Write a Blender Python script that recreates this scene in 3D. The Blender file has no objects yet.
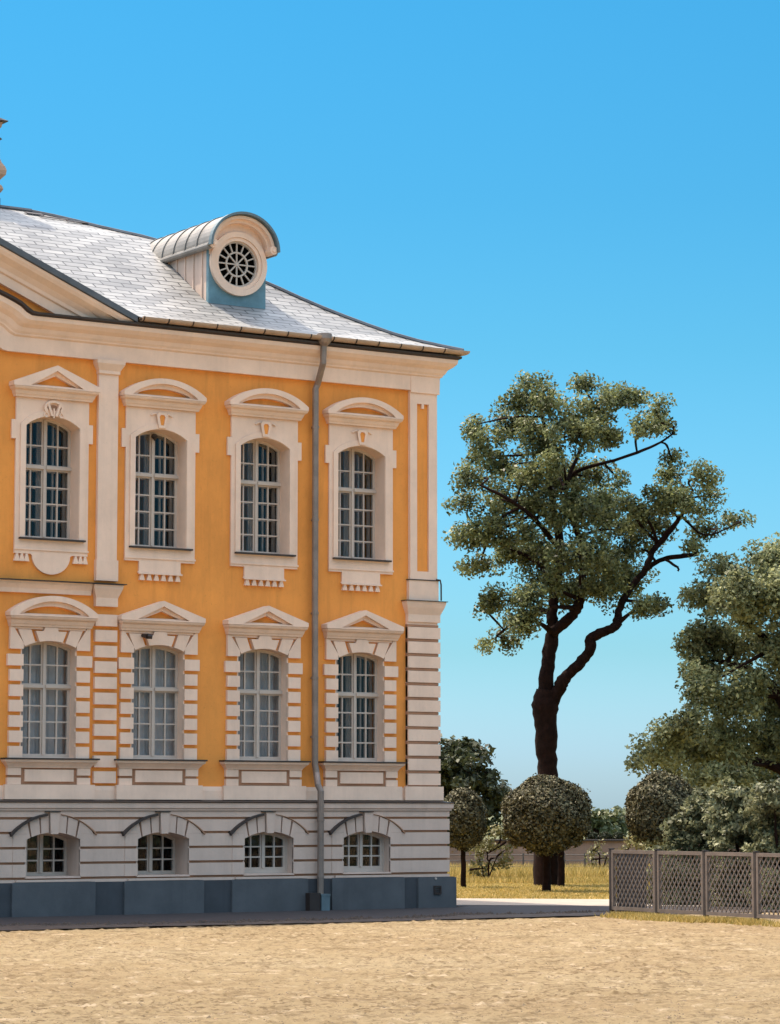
import bpy, bmesh, math, random
import numpy as np
from mathutils import Vector
from mathutils.geometry import tessellate_polygon

random.seed(7)
RNG = np.random.default_rng(11)
C = bpy.context.scene.collection
SC = bpy.context.scene

# ------------------------------------------------------------------ camera
F_PX, CX, CY, EYE = 2850.0, 390.0, 512.0, 1.65
TH, PITCH = math.radians(56.7555), math.radians(6.009)
CAM = Vector((-28.3187, -41.1741, EYE))
FW = Vector((math.cos(TH), math.sin(TH), 0.0))
RT = Vector((math.sin(TH), -math.cos(TH), 0.0))
FWD = FW * math.cos(PITCH) + Vector((0, 0, 1)) * math.sin(PITCH)
UPV = -FW * math.sin(PITCH) + Vector((0, 0, 1)) * math.cos(PITCH)


def ray(px, py):
    return FWD * F_PX + RT * (px - CX) + UPV * (CY - py)


def at(px, py, depth):
    d = ray(px, py)
    return CAM + d * (depth / d.dot(FW))


def gnd(px, py, z=0.0):
    d = ray(px, py)
    return CAM + d * ((z - EYE) / d.z)


def facade(px, py, y):
    d = ray(px, py)
    return CAM + d * ((y - CAM.y) / d.y)


cam = bpy.data.cameras.new('camera')
cam.sensor_width = 36.0
cam.lens = F_PX * 36.0 / 1024.0
cam.clip_start, cam.clip_end = 0.5, 6000
co = bpy.data.objects.new('camera', cam)
C.objects.link(co)
co.location = CAM
co.rotation_euler = (math.pi / 2 + PITCH, 0, TH - math.pi / 2)
SC.camera = co


# ------------------------------------------------------------------ materials
def newmat(name):
    m = bpy.data.materials.new(name)
    m.use_nodes = True
    nt = m.node_tree
    return m, nt, nt.nodes['Principled BSDF']


def nd(nt, kind, **kw):
    n = nt.nodes.new(kind)
    for k, v in kw.items():
        if k in n.inputs:
            n.inputs[k].default_value = v
        else:
            setattr(n, k, v)
    return n


def ramp(nt, fac, stops):
    r = nt.nodes.new('ShaderNodeValToRGB')
    el = r.color_ramp.elements
    while len(el) < len(stops):
        el.new(0.5)
    for e, (p, c) in zip(el, stops):
        e.position = p
        e.color = (c[0], c[1], c[2], 1) if hasattr(c, '__len__') else (c, c, c, 1)
    nt.links.new(fac, r.inputs[0])
    return r.outputs[0]


def mixc(nt, fac, a, b, blend='MIX'):
    n = nt.nodes.new('ShaderNodeMix')
    n.data_type = 'RGBA'
    n.blend_type = blend
    for s, v in ((0, fac), (6, a), (7, b)):
        if hasattr(v, 'is_output') or isinstance(v, bpy.types.NodeSocket):
            nt.links.new(v, n.inputs[s])
        elif s == 0:
            n.inputs[0].default_value = v
        else:
            n.inputs[s].default_value = (v[0], v[1], v[2], 1)
    return n.outputs[2]


def noise(nt, scale, detail=4, rough=.6, vec=None, stretch=None):
    tc = nt.nodes.new('ShaderNodeTexCoord')
    v = vec or tc.outputs['Object']
    if stretch:
        mp = nt.nodes.new('ShaderNodeMapping')
        mp.inputs['Scale'].default_value = stretch
        nt.links.new(v, mp.inputs[0])
        v = mp.outputs[0]
    n = nd(nt, 'ShaderNodeTexNoise', Scale=scale, Detail=detail, Roughness=rough)
    nt.links.new(v, n.inputs['Vector'])
    return n.outputs['Fac']


def bump(nt, b, h, strength=.3, dist=.01):
    n = nd(nt, 'ShaderNodeBump', Strength=strength, Distance=dist)
    nt.links.new(h, n.inputs['Height'])
    nt.links.new(n.outputs[0], b.inputs['Normal'])


def plain(name, col, rough=.7, metal=0.0, var=.12, scale=3.0, bmp=.15, spec=None, stain=0.0, stretch=(1, 1, .35)):
    m, nt, b = newmat(name)
    f = noise(nt, scale, 5, .65)
    lo = [c * (1 - var) for c in col]
    hi = [min(1, c * (1 + var)) for c in col]
    c = ramp(nt, f, [(.3, lo), (.7, hi)])
    if stain:
        s = noise(nt, 1.3, 6, .7, stretch=stretch)
        sm = ramp(nt, s, [(.5, 0.0), (.78, 1.0)])
        mul = nt.nodes.new('ShaderNodeMath')
        mul.operation = 'MULTIPLY'
        mul.inputs[1].default_value = stain
        nt.links.new(sm, mul.inputs[0])
        c = mixc(nt, mul.outputs[0], c, [x * .55 for x in col])
        s2 = noise(nt, 2.6, 6, .7, stretch=(stretch[0] * 1.6, stretch[1] * 1.6, stretch[2] * .3))
        m2 = nt.nodes.new('ShaderNodeMath')
        m2.operation = 'MULTIPLY'
        m2.inputs[1].default_value = stain * .9
        nt.links.new(ramp(nt, s2, [(.52, 0.0), (.74, 1.0)]), m2.inputs[0])
        c = mixc(nt, m2.outputs[0], c, [x * .6 for x in col])
        s3 = noise(nt, 22, 4, .7)
        m3 = nt.nodes.new('ShaderNodeMath')
        m3.operation = 'MULTIPLY'
        m3.inputs[1].default_value = stain * .7
        nt.links.new(ramp(nt, s3, [(.60, 0.0), (.70, 1.0)]), m3.inputs[0])
        c = mixc(nt, m3.outputs[0], c, [x * .6 for x in col])
    nt.links.new(c, b.inputs['Base Color'])
    b.inputs['Roughness'].default_value = rough
    b.inputs['Metallic'].default_value = metal
    if spec is not None:
        b.inputs['Specular IOR Level'].default_value = spec
    if bmp:
        bump(nt, b, noise(nt, 45, 4, .6), bmp, .006)
    return m


M = {}
M['ochre'] = plain('ochre_stucco', (.80, .305, .058), .85, var=.10, scale=.9, bmp=.3, stain=.48)
M['cream'] = plain('cream_trim', (.81, .585, .445), .8, var=.09, scale=1.6, bmp=.25, stain=.26)
M['cream_low'] = plain('cream_basement_stucco', (.62, .465, .375), .85, var=.09, scale=1.3, bmp=.25, stain=.35)
M['groove'] = plain('brown_groove', (.36, .19, .11), .9, var=.15)
M['plinth'] = plain('blue_grey_plinth', (.085, .090, .096), .8, var=.16, scale=2.2, stain=.4, bmp=.3)
M['plinth_dark'] = plain('dark_grey_plinth', (.050, .055, .062), .8, var=.16, scale=2.2, stain=.4, bmp=.3)
M['flash'] = plain('dark_flashing', (.032, .020, .016), .55, var=.25, scale=6)
M['lead'] = plain('grey_lead', (.10, .11, .125), .5, metal=.3, var=.2, scale=4)
M['zinc'] = plain('weathered_zinc', (.22, .21, .195), .5, metal=.45, var=.22, scale=3, stain=.35)
M['zinc_dark'] = plain('blue_grey_zinc', (.13, .18, .20), .5, metal=.3, var=.2, scale=4)
M['patina'] = plain('teal_patina_sheet', (.12, .235, .285), .55, metal=.1, var=.2, scale=3.5, stain=.3)
M['gutter'] = plain('copper_gutter', (.42, .30, .215), .5, metal=.25, var=.15, scale=5)
M['pipe'] = plain('grey_downpipe', (.26, .20, .165), .45, metal=.4, var=.22, scale=4, stain=.3)
M['frame'] = plain('pale_window_paint', (.50, .42, .355), .55, var=.06, bmp=.05)
M['curtain'] = plain('grey_curtain', (.56, .50, .465), .9, var=.10, scale=3, bmp=0)
M['blue_curtain'] = plain('blue_curtain', (.004, .007, .018), .9, var=.25, scale=4, bmp=0, spec=0)
M['dark_room'] = plain('dark_blind', (.004, .0035, .003), .9, var=.3, bmp=0, spec=0)  # near-black colour standing in for the darkness of unlit rooms
M['path'] = plain('pale_path', (.36, .31, .255), .95, var=.14, scale=2.5, bmp=.4, stain=.2, stretch=(1, 1, 1))
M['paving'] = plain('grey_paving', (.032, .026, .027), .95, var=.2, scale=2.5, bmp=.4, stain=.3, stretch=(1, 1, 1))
M['bark'] = plain('dark_bark', (.017, .0085, .0065), .95, var=.5, scale=7, bmp=1.0, spec=.1)
M['fence'] = plain('weathered_fence_wood', (.155, .122, .102), .75, var=.2, scale=7, bmp=.2)
M['fence_dark'] = plain('dark_fence_post', (.04, .032, .03), .75, var=.2, scale=7, bmp=.2)
M['brown_wall'] = plain('brown_garden_wall', (.235, .175, .148), .9, var=.2, scale=1.2, bmp=.3, stain=.3)
M['wire'] = plain('dull_wire', (.09, .085, .08), .6, var=.1)
M['chimney'] = plain('tan_chimney_render', (.48, .30, .20), .85, var=.12, scale=2, stain=.25)
M['pebble'] = plain('pebbles', (.20, .145, .085), .95, var=.4, scale=1.1, bmp=0)
M['soil'] = plain('dark_damp_soil', (.062, .046, .036), .95, var=.4, scale=3, bmp=.6)  # dark colour for the rubble clods and the painted shadow strip
M['field'] = plain('olive_field', (.10, .105, .038), .95, var=.3, scale=.4, bmp=.3, stain=.3, stretch=(1, 1, 1))
M['core'] = plain('dark_leaf_core', (.010, .012, .007), 1.0, var=.3, bmp=0, spec=0)


def glass_mat():
    m, nt, b = newmat('window_glass')
    nt.nodes.remove(b)
    out = nt.nodes['Material Output']
    tr = nd(nt, 'ShaderNodeBsdfTransparent')
    tr.inputs[0].default_value = (.90, .92, .94, 1)
    gl = nd(nt, 'ShaderNodeBsdfGlossy', Roughness=.03)
    gl.inputs[0].default_value = (.30, .30, .30, 1)
    lw = nd(nt, 'ShaderNodeLayerWeight', Blend=.5)
    pw = nd(nt, 'ShaderNodeMath', operation='POWER')
    nt.links.new(lw.outputs['Facing'], pw.inputs[0])
    pw.inputs[1].default_value = 4.0
    fr = nd(nt, 'ShaderNodeMath', operation='MULTIPLY_ADD')
    nt.links.new(pw.outputs[0], fr.inputs[0])
    fr.inputs[1].default_value = .7
    fr.inputs[2].default_value = .045
    f2 = noise(nt, 2.0, 2, .5)
    bp = nd(nt, 'ShaderNodeBump', Strength=.25, Distance=.02)
    nt.links.new(f2, bp.inputs['Height'])
    nt.links.new(bp.outputs[0], gl.inputs['Normal'])
    mx = nd(nt, 'ShaderNodeMixShader')
    nt.links.new(fr.outputs[0], mx.inputs[0])
    nt.links.new(tr.outputs[0], mx.inputs[1])
    nt.links.new(gl.outputs[0], mx.inputs[2])
    nt.links.new(mx.outputs[0], out.inputs[0])
    return m


M['glass'] = glass_mat()


def slate_mat():
    m, nt, b = newmat('pale_slate')
    uv = nt.nodes.new('ShaderNodeUVMap')
    br = nd(nt, 'ShaderNodeTexBrick')
    br.offset = .5
    br.inputs['Scale'].default_value = 1.0
    br.inputs['Mortar Size'].default_value = .016
    br.inputs['Mortar Smooth'].default_value = .3
    br.inputs['Brick Width'].default_value = .42
    br.inputs['Row Height'].default_value = .17
    br.inputs['Color1'].default_value = (.43, .42, .40, 1)
    br.inputs['Color2'].default_value = (.24, .24, .235, 1)
    br.inputs['Mortar'].default_value = (.06, .06, .06, 1)
    dn = nd(nt, 'ShaderNodeTexNoise', Scale=2.2, Detail=3)
    nt.links.new(uv.outputs[0], dn.inputs['Vector'])
    va = nd(nt, 'ShaderNodeVectorMath', operation='MULTIPLY_ADD')
    nt.links.new(dn.outputs['Color'], va.inputs[0])
    va.inputs[1].default_value = (.10, .05, 0)
    nt.links.new(uv.outputs[0], va.inputs[2])
    nt.links.new(va.outputs[0], br.inputs['Vector'])
    f = noise(nt, .8, 6, .7)
    c = mixc(nt, .55, br.outputs['Color'], ramp(nt, f, [(.3, (.42, .42, .42)), (.7, (1, 1, 1))]), 'MULTIPLY')
    n2 = noise(nt, 5, 5, .75, vec=uv.outputs[0], stretch=(.6, 2.6, 1))
    dk = ramp(nt, n2, [(.50, 0.0), (.68, .7)])
    c = mixc(nt, dk, c, (.16, .165, .17))
    nt.links.new(c, b.inputs['Base Color'])
    b.inputs['Roughness'].default_value = .5
    bump(nt, b, br.outputs['Fac'], -.6, .02)
    return m


M['slate'] = slate_mat()


def sand_mat():
    m, nt, b = newmat('sandy_gravel')
    big = noise(nt, .22, 5, .6)
    c = ramp(nt, big, [(.3, (.455, .325, .18)), (.5, (.495, .365, .205)), (.72, (.54, .415, .25))])
    n1 = noise(nt, 1.1, 7, .8)
    c = mixc(nt, ramp(nt, n1, [(.52, 0.0), (.62, .55), (.75, .85)]), c, (.25, .17, .085))
    n2 = noise(nt, 3.3, 6, .8)
    c = mixc(nt, ramp(nt, n2, [(.54, 0.0), (.64, .7)]), c, (.20, .135, .07))
    n4 = noise(nt, .55, 6, .75)
    c = mixc(nt, ramp(nt, n4, [(.60, 0.0), (.72, .6)]), c, (.27, .195, .10))
    fine = noise(nt, 11, 6, .85)
    c = mixc(nt, ramp(nt, fine, [(.56, 0.0), (.66, .75)]), c, (.15, .10, .05))
    area = ramp(nt, noise(nt, .33, 5, .7), [(.40, .25), (.62, 1.0)])
    for sc_, lo_, hi_, k_ in ((2.6, .58, .66, .45), (6.5, .57, .63, .75), (11.0, .57, .63, .85)):
        sp = noise(nt, sc_, 2.5, .5)
        mk = nt.nodes.new('ShaderNodeMath')
        mk.operation = 'MULTIPLY'
        nt.links.new(ramp(nt, sp, [(lo_, 0.0), (hi_, k_)]), mk.inputs[0])
        nt.links.new(area, mk.inputs[1])
        c = mixc(nt, mk.outputs[0], c, (.23, .155, .08))
    pale = noise(nt, 2.4, 6, .75)
    c = mixc(nt, ramp(nt, pale, [(.55, 0.0), (.66, .8)]), c, (.74, .58, .39))
    nt.links.new(c, b.inputs['Base Color'])
    b.inputs['Roughness'].default_value = .95
    b.inputs['Specular IOR Level'].default_value = .1
    h = noise(nt, 10, 9, .85)
    bump(nt, b, h, 1.0, .09)
    return m


M['sand'] = sand_mat()


def lawn_mat():
    m, nt, b = newmat('dry_lawn')
    f = noise(nt, .9, 6, .75)
    c = ramp(nt, f, [(.3, (.17, .14, .022)), (.5, (.31, .22, .04)), (.72, (.46, .30, .075))])
    nt.links.new(c, b.inputs['Base Color'])
    b.inputs['Roughness'].default_value = .9
    bump(nt, b, noise(nt, 25, 6, .8), .8, .05)
    return m


M['lawn'] = lawn_mat()


def leaf_mat(name, dark, light, rough=.5, trans=.22, spec=.35):
    m, nt, b = newmat(name)
    a = nt.nodes.new('ShaderNodeAttribute')
    a.attribute_name = 'tint'
    c = ramp(nt, a.outputs['Fac'], [(0.0, dark), (1.0, light)])
    nt.links.new(c, b.inputs['Base Color'])
    b.inputs['Roughness'].default_value = rough
    b.inputs['Specular IOR Level'].default_value = spec
    out = nt.nodes['Material Output']
    t = nd(nt, 'ShaderNodeBsdfTranslucent')
    nt.links.new(c, t.inputs[0])
    mx = nd(nt, 'ShaderNodeMixShader')
    mx.inputs[0].default_value = trans
    nt.links.new(b.outputs[0], mx.inputs[1])
    nt.links.new(t.outputs[0], mx.inputs[2])
    nt.links.new(mx.outputs[0], out.inputs[0])
    return m


M['leaf_big'] = leaf_mat('old_tree_leaves', (.018, .026, .007), (.30, .325, .135), .45, .42)
M['leaf_ball'] = leaf_mat('clipped_crown_leaves', (.014, .014, .006), (.20, .185, .10), .6, .10, .25)
M['leaf_dark'] = leaf_mat('dark_tree_leaves', (.018, .024, .010), (.085, .098, .042))
M['leaf_right'] = leaf_mat('grey_green_leaves', (.035, .046, .014), (.46, .48, .24), .5, .45)
M['leaf_shrub'] = leaf_mat('shrub_leaves', (.035, .042, .016), (.36, .365, .20), .52, .34)
M['leaf_yellow'] = leaf_mat('yellow_green_leaves', (.12, .12, .04), (.26, .235, .10))
M['leaf_far'] = leaf_mat('far_leaves', (.10, .12, .055), (.19, .20, .095))
M['blade'] = leaf_mat('grass_blades', (.25, .20, .04), (.64, .47, .17), .6, .35)


# ------------------------------------------------------------------ mesh helpers
def link(name, me, mat, parent=None, smooth=False):
    if mat is not None:
        me.materials.append(M[mat] if isinstance(mat, str) else mat)
    if smooth:
        for p in me.polygons:
            p.use_smooth = True
    o = bpy.data.objects.new(name, me)
    C.objects.link(o)
    if parent is not None:
        o.parent = parent
    return o


def obj(name, bm, mat, parent=None, smooth=False):
    bmesh.ops.recalc_face_normals(bm, faces=bm.faces)
    me = bpy.data.meshes.new(name)
    bm.to_mesh(me)
    bm.free()
    return link(name, me, mat, parent, smooth)


def thing(o, label, cat, group=None):
    o['label'] = label
    o['category'] = cat
    if group:
        o['group'] = group
    return o


def empty(name, loc, label, cat, group=None):
    o = bpy.data.objects.new(name, None)
    o.empty_display_size = .3
    C.objects.link(o)
    o.location = loc
    return thing(o, label, cat, group)


def at_world(o, root):
    """child built in world coordinates under a root standing elsewhere"""
    o.parent = root
    o.location = -root.location
    return o


def structure(o):
    o['kind'] = 'structure'
    return o


def box(bm, x0, x1, y0, y1, z0, z1):
    v = [bm.verts.new((x, y, z)) for z in (z0, z1) for y in (y0, y1) for x in (x0, x1)]
    for f in ((0, 2, 3, 1), (4, 5, 7, 6), (0, 1, 5, 4), (2, 6, 7, 3), (0, 4, 6, 2), (1, 3, 7, 5)):
        bm.faces.new([v[i] for i in f])


def plate(bm, loops, y0, y1, fn=None):
    """extruded plate: loops of (x,z), first the outline and then the holes; front at y0, back at y1"""
    fn = fn or (lambda x, y, z: (x, y, z))
    tri = tessellate_polygon([[Vector((x, z, 0)) for x, z in l] for l in loops])
    pts = [p for l in loops for p in l]
    vf = [bm.verts.new(fn(x, y0, z)) for x, z in pts]
    vb = [bm.verts.new(fn(x, y1, z)) for x, z in pts]
    for t in tri:
        if len(set(t)) < 3:
            continue
        try:
            bm.faces.new([vf[i] for i in t])
            bm.faces.new([vb[i] for i in reversed(t)])
        except ValueError:
            pass
    k = 0
    for l in loops:
        n = len(l)
        for i in range(n):
            a, b = k + i, k + (i + 1) % n
            try:
                bm.faces.new([vf[a], vf[b], vb[b], vb[a]])
            except ValueError:
                pass
        k += n


def arc_pts(half, spring, apex, n=14, cx=0.0):
    """points of a segmental arch from right (+half) to left (-half)"""
    h = apex - spring
    r = (half * half + h * h) / (2 * h)
    zc = apex - r
    a = math.asin(min(1, half / r))
    return [(cx + r * math.sin(a - 2 * a * i / n), zc + r * math.cos(a - 2 * a * i / n)) for i in range(n + 1)]


def arched(cx, half, z0, spring, apex, n=14):
    return [(cx - half, z0), (cx + half, z0)] + arc_pts(half, spring, apex, n, cx)


def arc_z(x, half, spring, apex):
    h = apex - spring
    r = (half * half + h * h) / (2 * h)
    return apex - r + math.sqrt(max(0, r * r - x * x))


def rect(x0, x1, z0, z1):
    return [(x0, z0), (x1, z0), (x1, z1), (x0, z1)]


def tube(bm, pts, radii, sides=8, cap=True, smooth=False):
    pts = [Vector(p) for p in pts]
    if not hasattr(radii, '__len__'):
        radii = [radii] * len(pts)
    rings = []
    ref = None
    for i, p in enumerate(pts):
        d = (pts[min(i + 1, len(pts) - 1)] - pts[max(i - 1, 0)]).normalized()
        if ref is None:
            ref = Vector((1, 0, 0)) if abs(d.x) < .8 else Vector((0, 1, 0))
        a = (ref - d * ref.dot(d)).normalized()
        ref = a
        b = d.cross(a)
        rings.append([bm.verts.new(p + (a * math.cos(2 * math.pi * k / sides) + b * math.sin(2 * math.pi * k / sides)) * radii[i]) for k in range(sides)])
    for r0, r1 in zip(rings, rings[1:]):
        for k in range(sides):
            bm.faces.new([r0[k], r0[(k + 1) % sides], r1[(k + 1) % sides], r1[k]])
    if cap:
        bm.faces.new(list(reversed(rings[0])))
        bm.faces.new(rings[-1])


def sweep(bm, stations, close_ends=True):
    """stations: list of closed point rings of equal length"""
    rings = [[bm.verts.new(p) for p in st] for st in stations]
    n = len(rings[0])
    for r0, r1 in zip(rings, rings[1:]):
        for k in range(n):
            bm.faces.new([r0[k], r0[(k + 1) % n], r1[(k + 1) % n], r1[k]])
    if close_ends:
        bm.faces.new(list(reversed(rings[0])))
        bm.faces.new(rings[-1])


# ------------------------------------------------------------------ THE PALACE
YW, YT = .20, .16            # ochre wall face, cream trim face (basement face is y = 0)
XL = -17.0                   # the wing runs on beyond the picture
XR_UP, XR_LOW = -.25, -.20   # end wall, upper pilaster and lower quoins
YB = 10.9
BAYS = [-7.765, -5.77, -3.765, -1.82]

palace = empty('palace', (0, 0, 0), 'ochre yellow baroque palace wing with cream stucco trim and pale slate hipped roof', 'palace')

# -- ochre wall with window openings
bm = bmesh.new()
holes = []
for x in BAYS:
    holes.append(arched(x, .50, 5.96, 7.90, 8.08) if x == BAYS[0] else arched(x, .50, 5.96, 7.83, 8.0))
    holes.append(arched(x, .50, 2.46, 4.30, 4.40))
wall_top = [(XL, 1.7), (XR_UP - .02, 1.7), (XR_UP - .02, 9.5), (-6.35, 9.5), (-6.8, 9.62), (-9.7, 10.84), (-12.6, 9.62), (-13.0, 9.5), (XL, 9.5)]
plate(bm, [wall_top] + holes, YW, YW + .38)
box(bm, XR_UP - .42, XR_UP - .021, YW + .381, YB, 1.7, 9.5)
box(bm, XL, XR_UP - .43, YB - .3, YB - .001, 0, 9.5)
box(bm, XL, XL + .3, YW + .39, YB - .31, 0, 9.5)
obj('wall', bm, 'ochre', palace)

# -- basement: brown backing, cream bands, plinth
HOODZC = None
bm = bmesh.new()
deep = [.46, .46, .2, .2]
plate(bm, [rect(XL, -.12, 0, 1.7)] + [arched(x + .02, .49, .60, 1.22, 1.335) for x in BAYS], .035, .6)
box(bm, -.4, -.12, .601, YB, 0, 1.7)
obj('basement_wall', bm, 'groove', palace)

hood_h, hood_s, hood_a = .73, 1.30, 1.60


def hood_x(z):
    if z <= hood_s:
        return .475
    h = hood_a - hood_s
    r = (hood_h ** 2 + h * h) / (2 * h)
    zc = hood_a - r
    return math.sqrt(max(0, r * r - (z - zc) ** 2))


bm = bmesh.new()
bands = [(.535, .58), (.62, .82), (.86, 1.06), (1.10, 1.30), (1.34, 1.53), (1.57, 1.665)]
edges = [None] + [x + .02 for x in BAYS] + [None]
for (z0, z1) in bands:
    for i in range(len(edges) - 1):
        lft, rgt = edges[i], edges[i + 1]
        n = 7
        zs = [z0 + (z1 - z0) * k / (n - 1) for k in range(n)]
        if z0 < .6:
            if i == 0:
                plate(bm, [rect(XL, -.30, z0, z1)], .0, .034)
            continue
        right = [(rgt - (hood_x(z) if z > hood_s else .475), z) if rgt is not None else (-.30, z) for z in zs]
        left = [(lft + (hood_x(z) if z > hood_s else .475), z) if lft is not None else (XL, z) for z in zs]
        loop = []
        for p in right + left[::-1]:
            if not loop or (abs(p[0] - loop[-1][0]) + abs(p[1] - loop[-1][1])) > 1e-5:
                loop.append(p)
        plate(bm, [loop], .0, .034)
    box(bm, -.30, -.09, .0, YB, z0, z1)
obj('rusticated_basement', bm, 'cream_low', palace)

# string course over the basement, with the dark sheet on top
def around(profile, xs, xw, yw, dz=None):
    """profile ring (p,z) swept along the front from xs to the corner and along the end wall"""
    st = []
    for x in xs:
        st.append([(x, yw - p, z + (dz(x, z) if dz else 0)) for p, z in profile])
    st.append([(xw + p, yw - p, z) for p, z in profile])
    st.append([(xw + p, YB, z) for p, z in profile])
    return st


bm = bmesh.new()
prof = [(-.05, 1.672), (.025, 1.672), (.03, 1.70), (.05, 1.715), (.055, 1.80), (-.05, 1.80)]
sweep(bm, around(prof, [XL], -.09, 0.0))
obj('basement_cornice', bm, 'cream_low', palace)
bm = bmesh.new()
prof = [(-.155, 1.802), (.07, 1.80), (.073, 1.816), (-.02, 1.826), (-.155, 1.85)]
sweep(bm, around(prof, [XL], -.09, 0.0))
obj('ledge_flashing', bm, 'flash', palace)

# plinth
bm = bmesh.new()
box(bm, XL, 0.0, -.02, .03, 0, .534)
box(bm, -.3, 0.0, .031, YB, 0, .534)
obj('plinth', bm, 'plinth_dark', palace)
bm = bmesh.new()
for x in BAYS:
    o = x + .02
    plate(bm, [[(o - .735, .0), (o + .735, .0), (o + .735, .52), (o + .72, .54), (o - .72, .54), (o - .735, .52)]], -.06, -.021)
box(bm, -.78, .012, -.06, -.021, 0, .525)
obj('plinth_panel', bm, 'plinth', palace)

# base band above the ledge
bm = bmesh.new()
prof = [(-.03, 1.85), (.035, 1.85), (.035, 2.0), (.02, 2.07), (-.03, 2.07)]
sweep(bm, around(prof, [XL], XR_LOW - .02, YT + .02))
for x in BAYS:
    box(bm, x - .80, x + .80, YT - .07, YT - .016, 1.852, 2.085)
box(bm, -.95, XR_LOW + .05, YT - .07, YT - .016, 1.852, 2.09)
obj('base_band', bm, 'cream', palace)

# -- lower quoins on the corner and on the pilaster
qz = [2.10 + .2542 * k for k in range(12)]


def quoins(bm, x0, x1, yb, top=4.92, wrap=False):
    z = 2.115
    while z + .2 < top:
        if wrap:
            box(bm, x0, x1, YT - .05, YT + .6, z, z + .20)
        else:
            box(bm, x0, x1, YT - .03, yb, z, z + .19)
        z += .2545


bm = bmesh.new()
quoins(bm, -.875, XR_LOW, 0, wrap=True)
box(bm, -.875, XR_LOW - .04, YT - .02, YT + .55, 2.09, 4.95)
obj('quoin_pilaster', bm, 'cream', palace)
bm = bmesh.new()
quoins(bm, -6.965, -6.565, YW + .01, top=4.92)
obj('quoin_pilaster', bm, 'cream', palace)
bm = bmesh.new()
box(bm, -.872, XR_LOW - .035, YT - .024, YT - .021, 2.09, 4.9)
for k in range(11):
    z = 2.115 + .2545 * k + .20
    box(bm, -.88, XR_LOW - .03, YT - .034, YT + .56, z + .008, z + .046)
obj('quoin_joint', bm, 'groove', palace)

# capital blocks above the quoins
bm = bmesh.new()
prof_c = [(0, 4.95), (.0, 5.08), (.05, 5.20), (.075, 5.28), (.075, 5.31)]
def flare(bm, x0, x1, yb, prof, left=True):
    st = []
    for p, z in prof:
        st.append([(x0 - (p if left else 0), yb, z), (x0 - (p if left else 0), YT - .05 - p, z), (x1 + p, YT - .05 - p, z), (x1 + p, yb, z)])
    sweep(bm, st)
flare(bm, -.875, XR_LOW, YT + .62, prof_c)
box(bm, -.85, XR_LOW - .03, YT - .04, YT + .6, 5.325, 5.68)
obj('corner_capital', bm, 'cream', palace)
bm = bmesh.new()
box(bm, -.97, XR_LOW + .10, YT - .15, YT + .64, 5.311, 5.323)
box(bm, -.865, XR_LOW - .015, YT - .055, YT + .61, 5.681, 5.695)
obj('capital_flashing', bm, 'flash', palace)

# upper corner pilaster with sunk ochre panel
bm = bmesh.new()
pan = rect(-.675, -.425, 5.84, 8.80)
plate(bm, [rect(-.82, XR_UP, 5.70, 8.99), pan], YT - .03, YT + .02)
box(bm, -.82, XR_UP, YT + .021, YT + .5, 5.70, 8.99)
plate(bm, [rect(-.575, -.525, 8.72, 8.80)], YT - .028, YT + .019)
box(bm, -.82, XR_UP + .035, YT - .06, YT + .5, 8.991, 9.285)
obj('pilaster', bm, 'cream', palace)
bm = bmesh.new()
plate(bm, [rect(-.672, -.428, 5.843, 8.797)], YT + .012, YT + .0205)
obj('pilaster_panel', bm, 'ochre', palace)

# pilaster of the central projection
bm = bmesh.new()
box(bm, -6.95, -6.59, YT - .03, YW, 5.74, 8.80)
flare(bm, -6.95, -6.59, YW, [(0, 8.80), (.015, 8.81), (.015, 8.86), (.075, 8.97), (.08, 9.03)])
box(bm, -6.97, -6.57, YT - .05, YW, 5.40, 5.74)
flare(bm, -6.97, -6.57, YW, [(0, 4.98), (0, 5.12), (.06, 5.27), (.07, 5.33)])
obj('pilaster', bm, 'cream', palace)
bm = bmesh.new()
sts = [[(x, YW + .01, 5.15), (x, YT - .02, 5.15), (x, YT - .03, 5.22), (x, YT - .07, 5.29), (x, YT - .08, 5.335), (x, YW + .01, 5.335)] for x in (-12.5, -7.045)]
sweep(bm, sts)
obj('string_course', bm, 'cream', palace)
bm = bmesh.new()
box(bm, -12.5, -6.46, YT - .155, YW, 5.337, 5.352)
obj('string_flashing', bm, 'flash', palace)

# -- entablature: frieze and cornice, arching up on the left
def lift(x, z):
    if x < -9.75:
        x = -19.5 - x
    s = -8.62 + (z - 9.03) * .62
    t = max(0.0, s - x)
    return .62 * (1 - math.exp(-1.0 * t)) * min(1, t / .22) if t > 0 else 0.0


xs = [-17, -13, -11.6] + [-11.4 + .1 * k for k in range(38)]
bm = bmesh.new()
prof = [(-.03, 9.03), (.045, 9.03), (.05, 9.28), (.085, 9.305), (.09, 9.325), (.12, 9.36), (.15, 9.42), (.22, 9.47), (.275, 9.53), (.285, 9.60), (.20, 9.62), (-.03, 9.62)]
sweep(bm, around(prof, xs, XR_UP, YT, lift))
cornice = obj('cornice', bm, 'cream', palace)
bm = bmesh.new()
prof = [(.10, 9.622), (.29, 9.603), (.33, 9.625), (.335, 9.66), (.10, 9.67)]
sweep(bm, around(prof, xs, XR_UP, YT, lift))
obj('cornice_flashing', bm, 'flash', palace)
# shallow shadow fillet under the corona is a real groove strip
bm = bmesh.new()
prof = [(.0, 9.283), (.052, 9.283), (.0535, 9.30), (.0, 9.30)]
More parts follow.
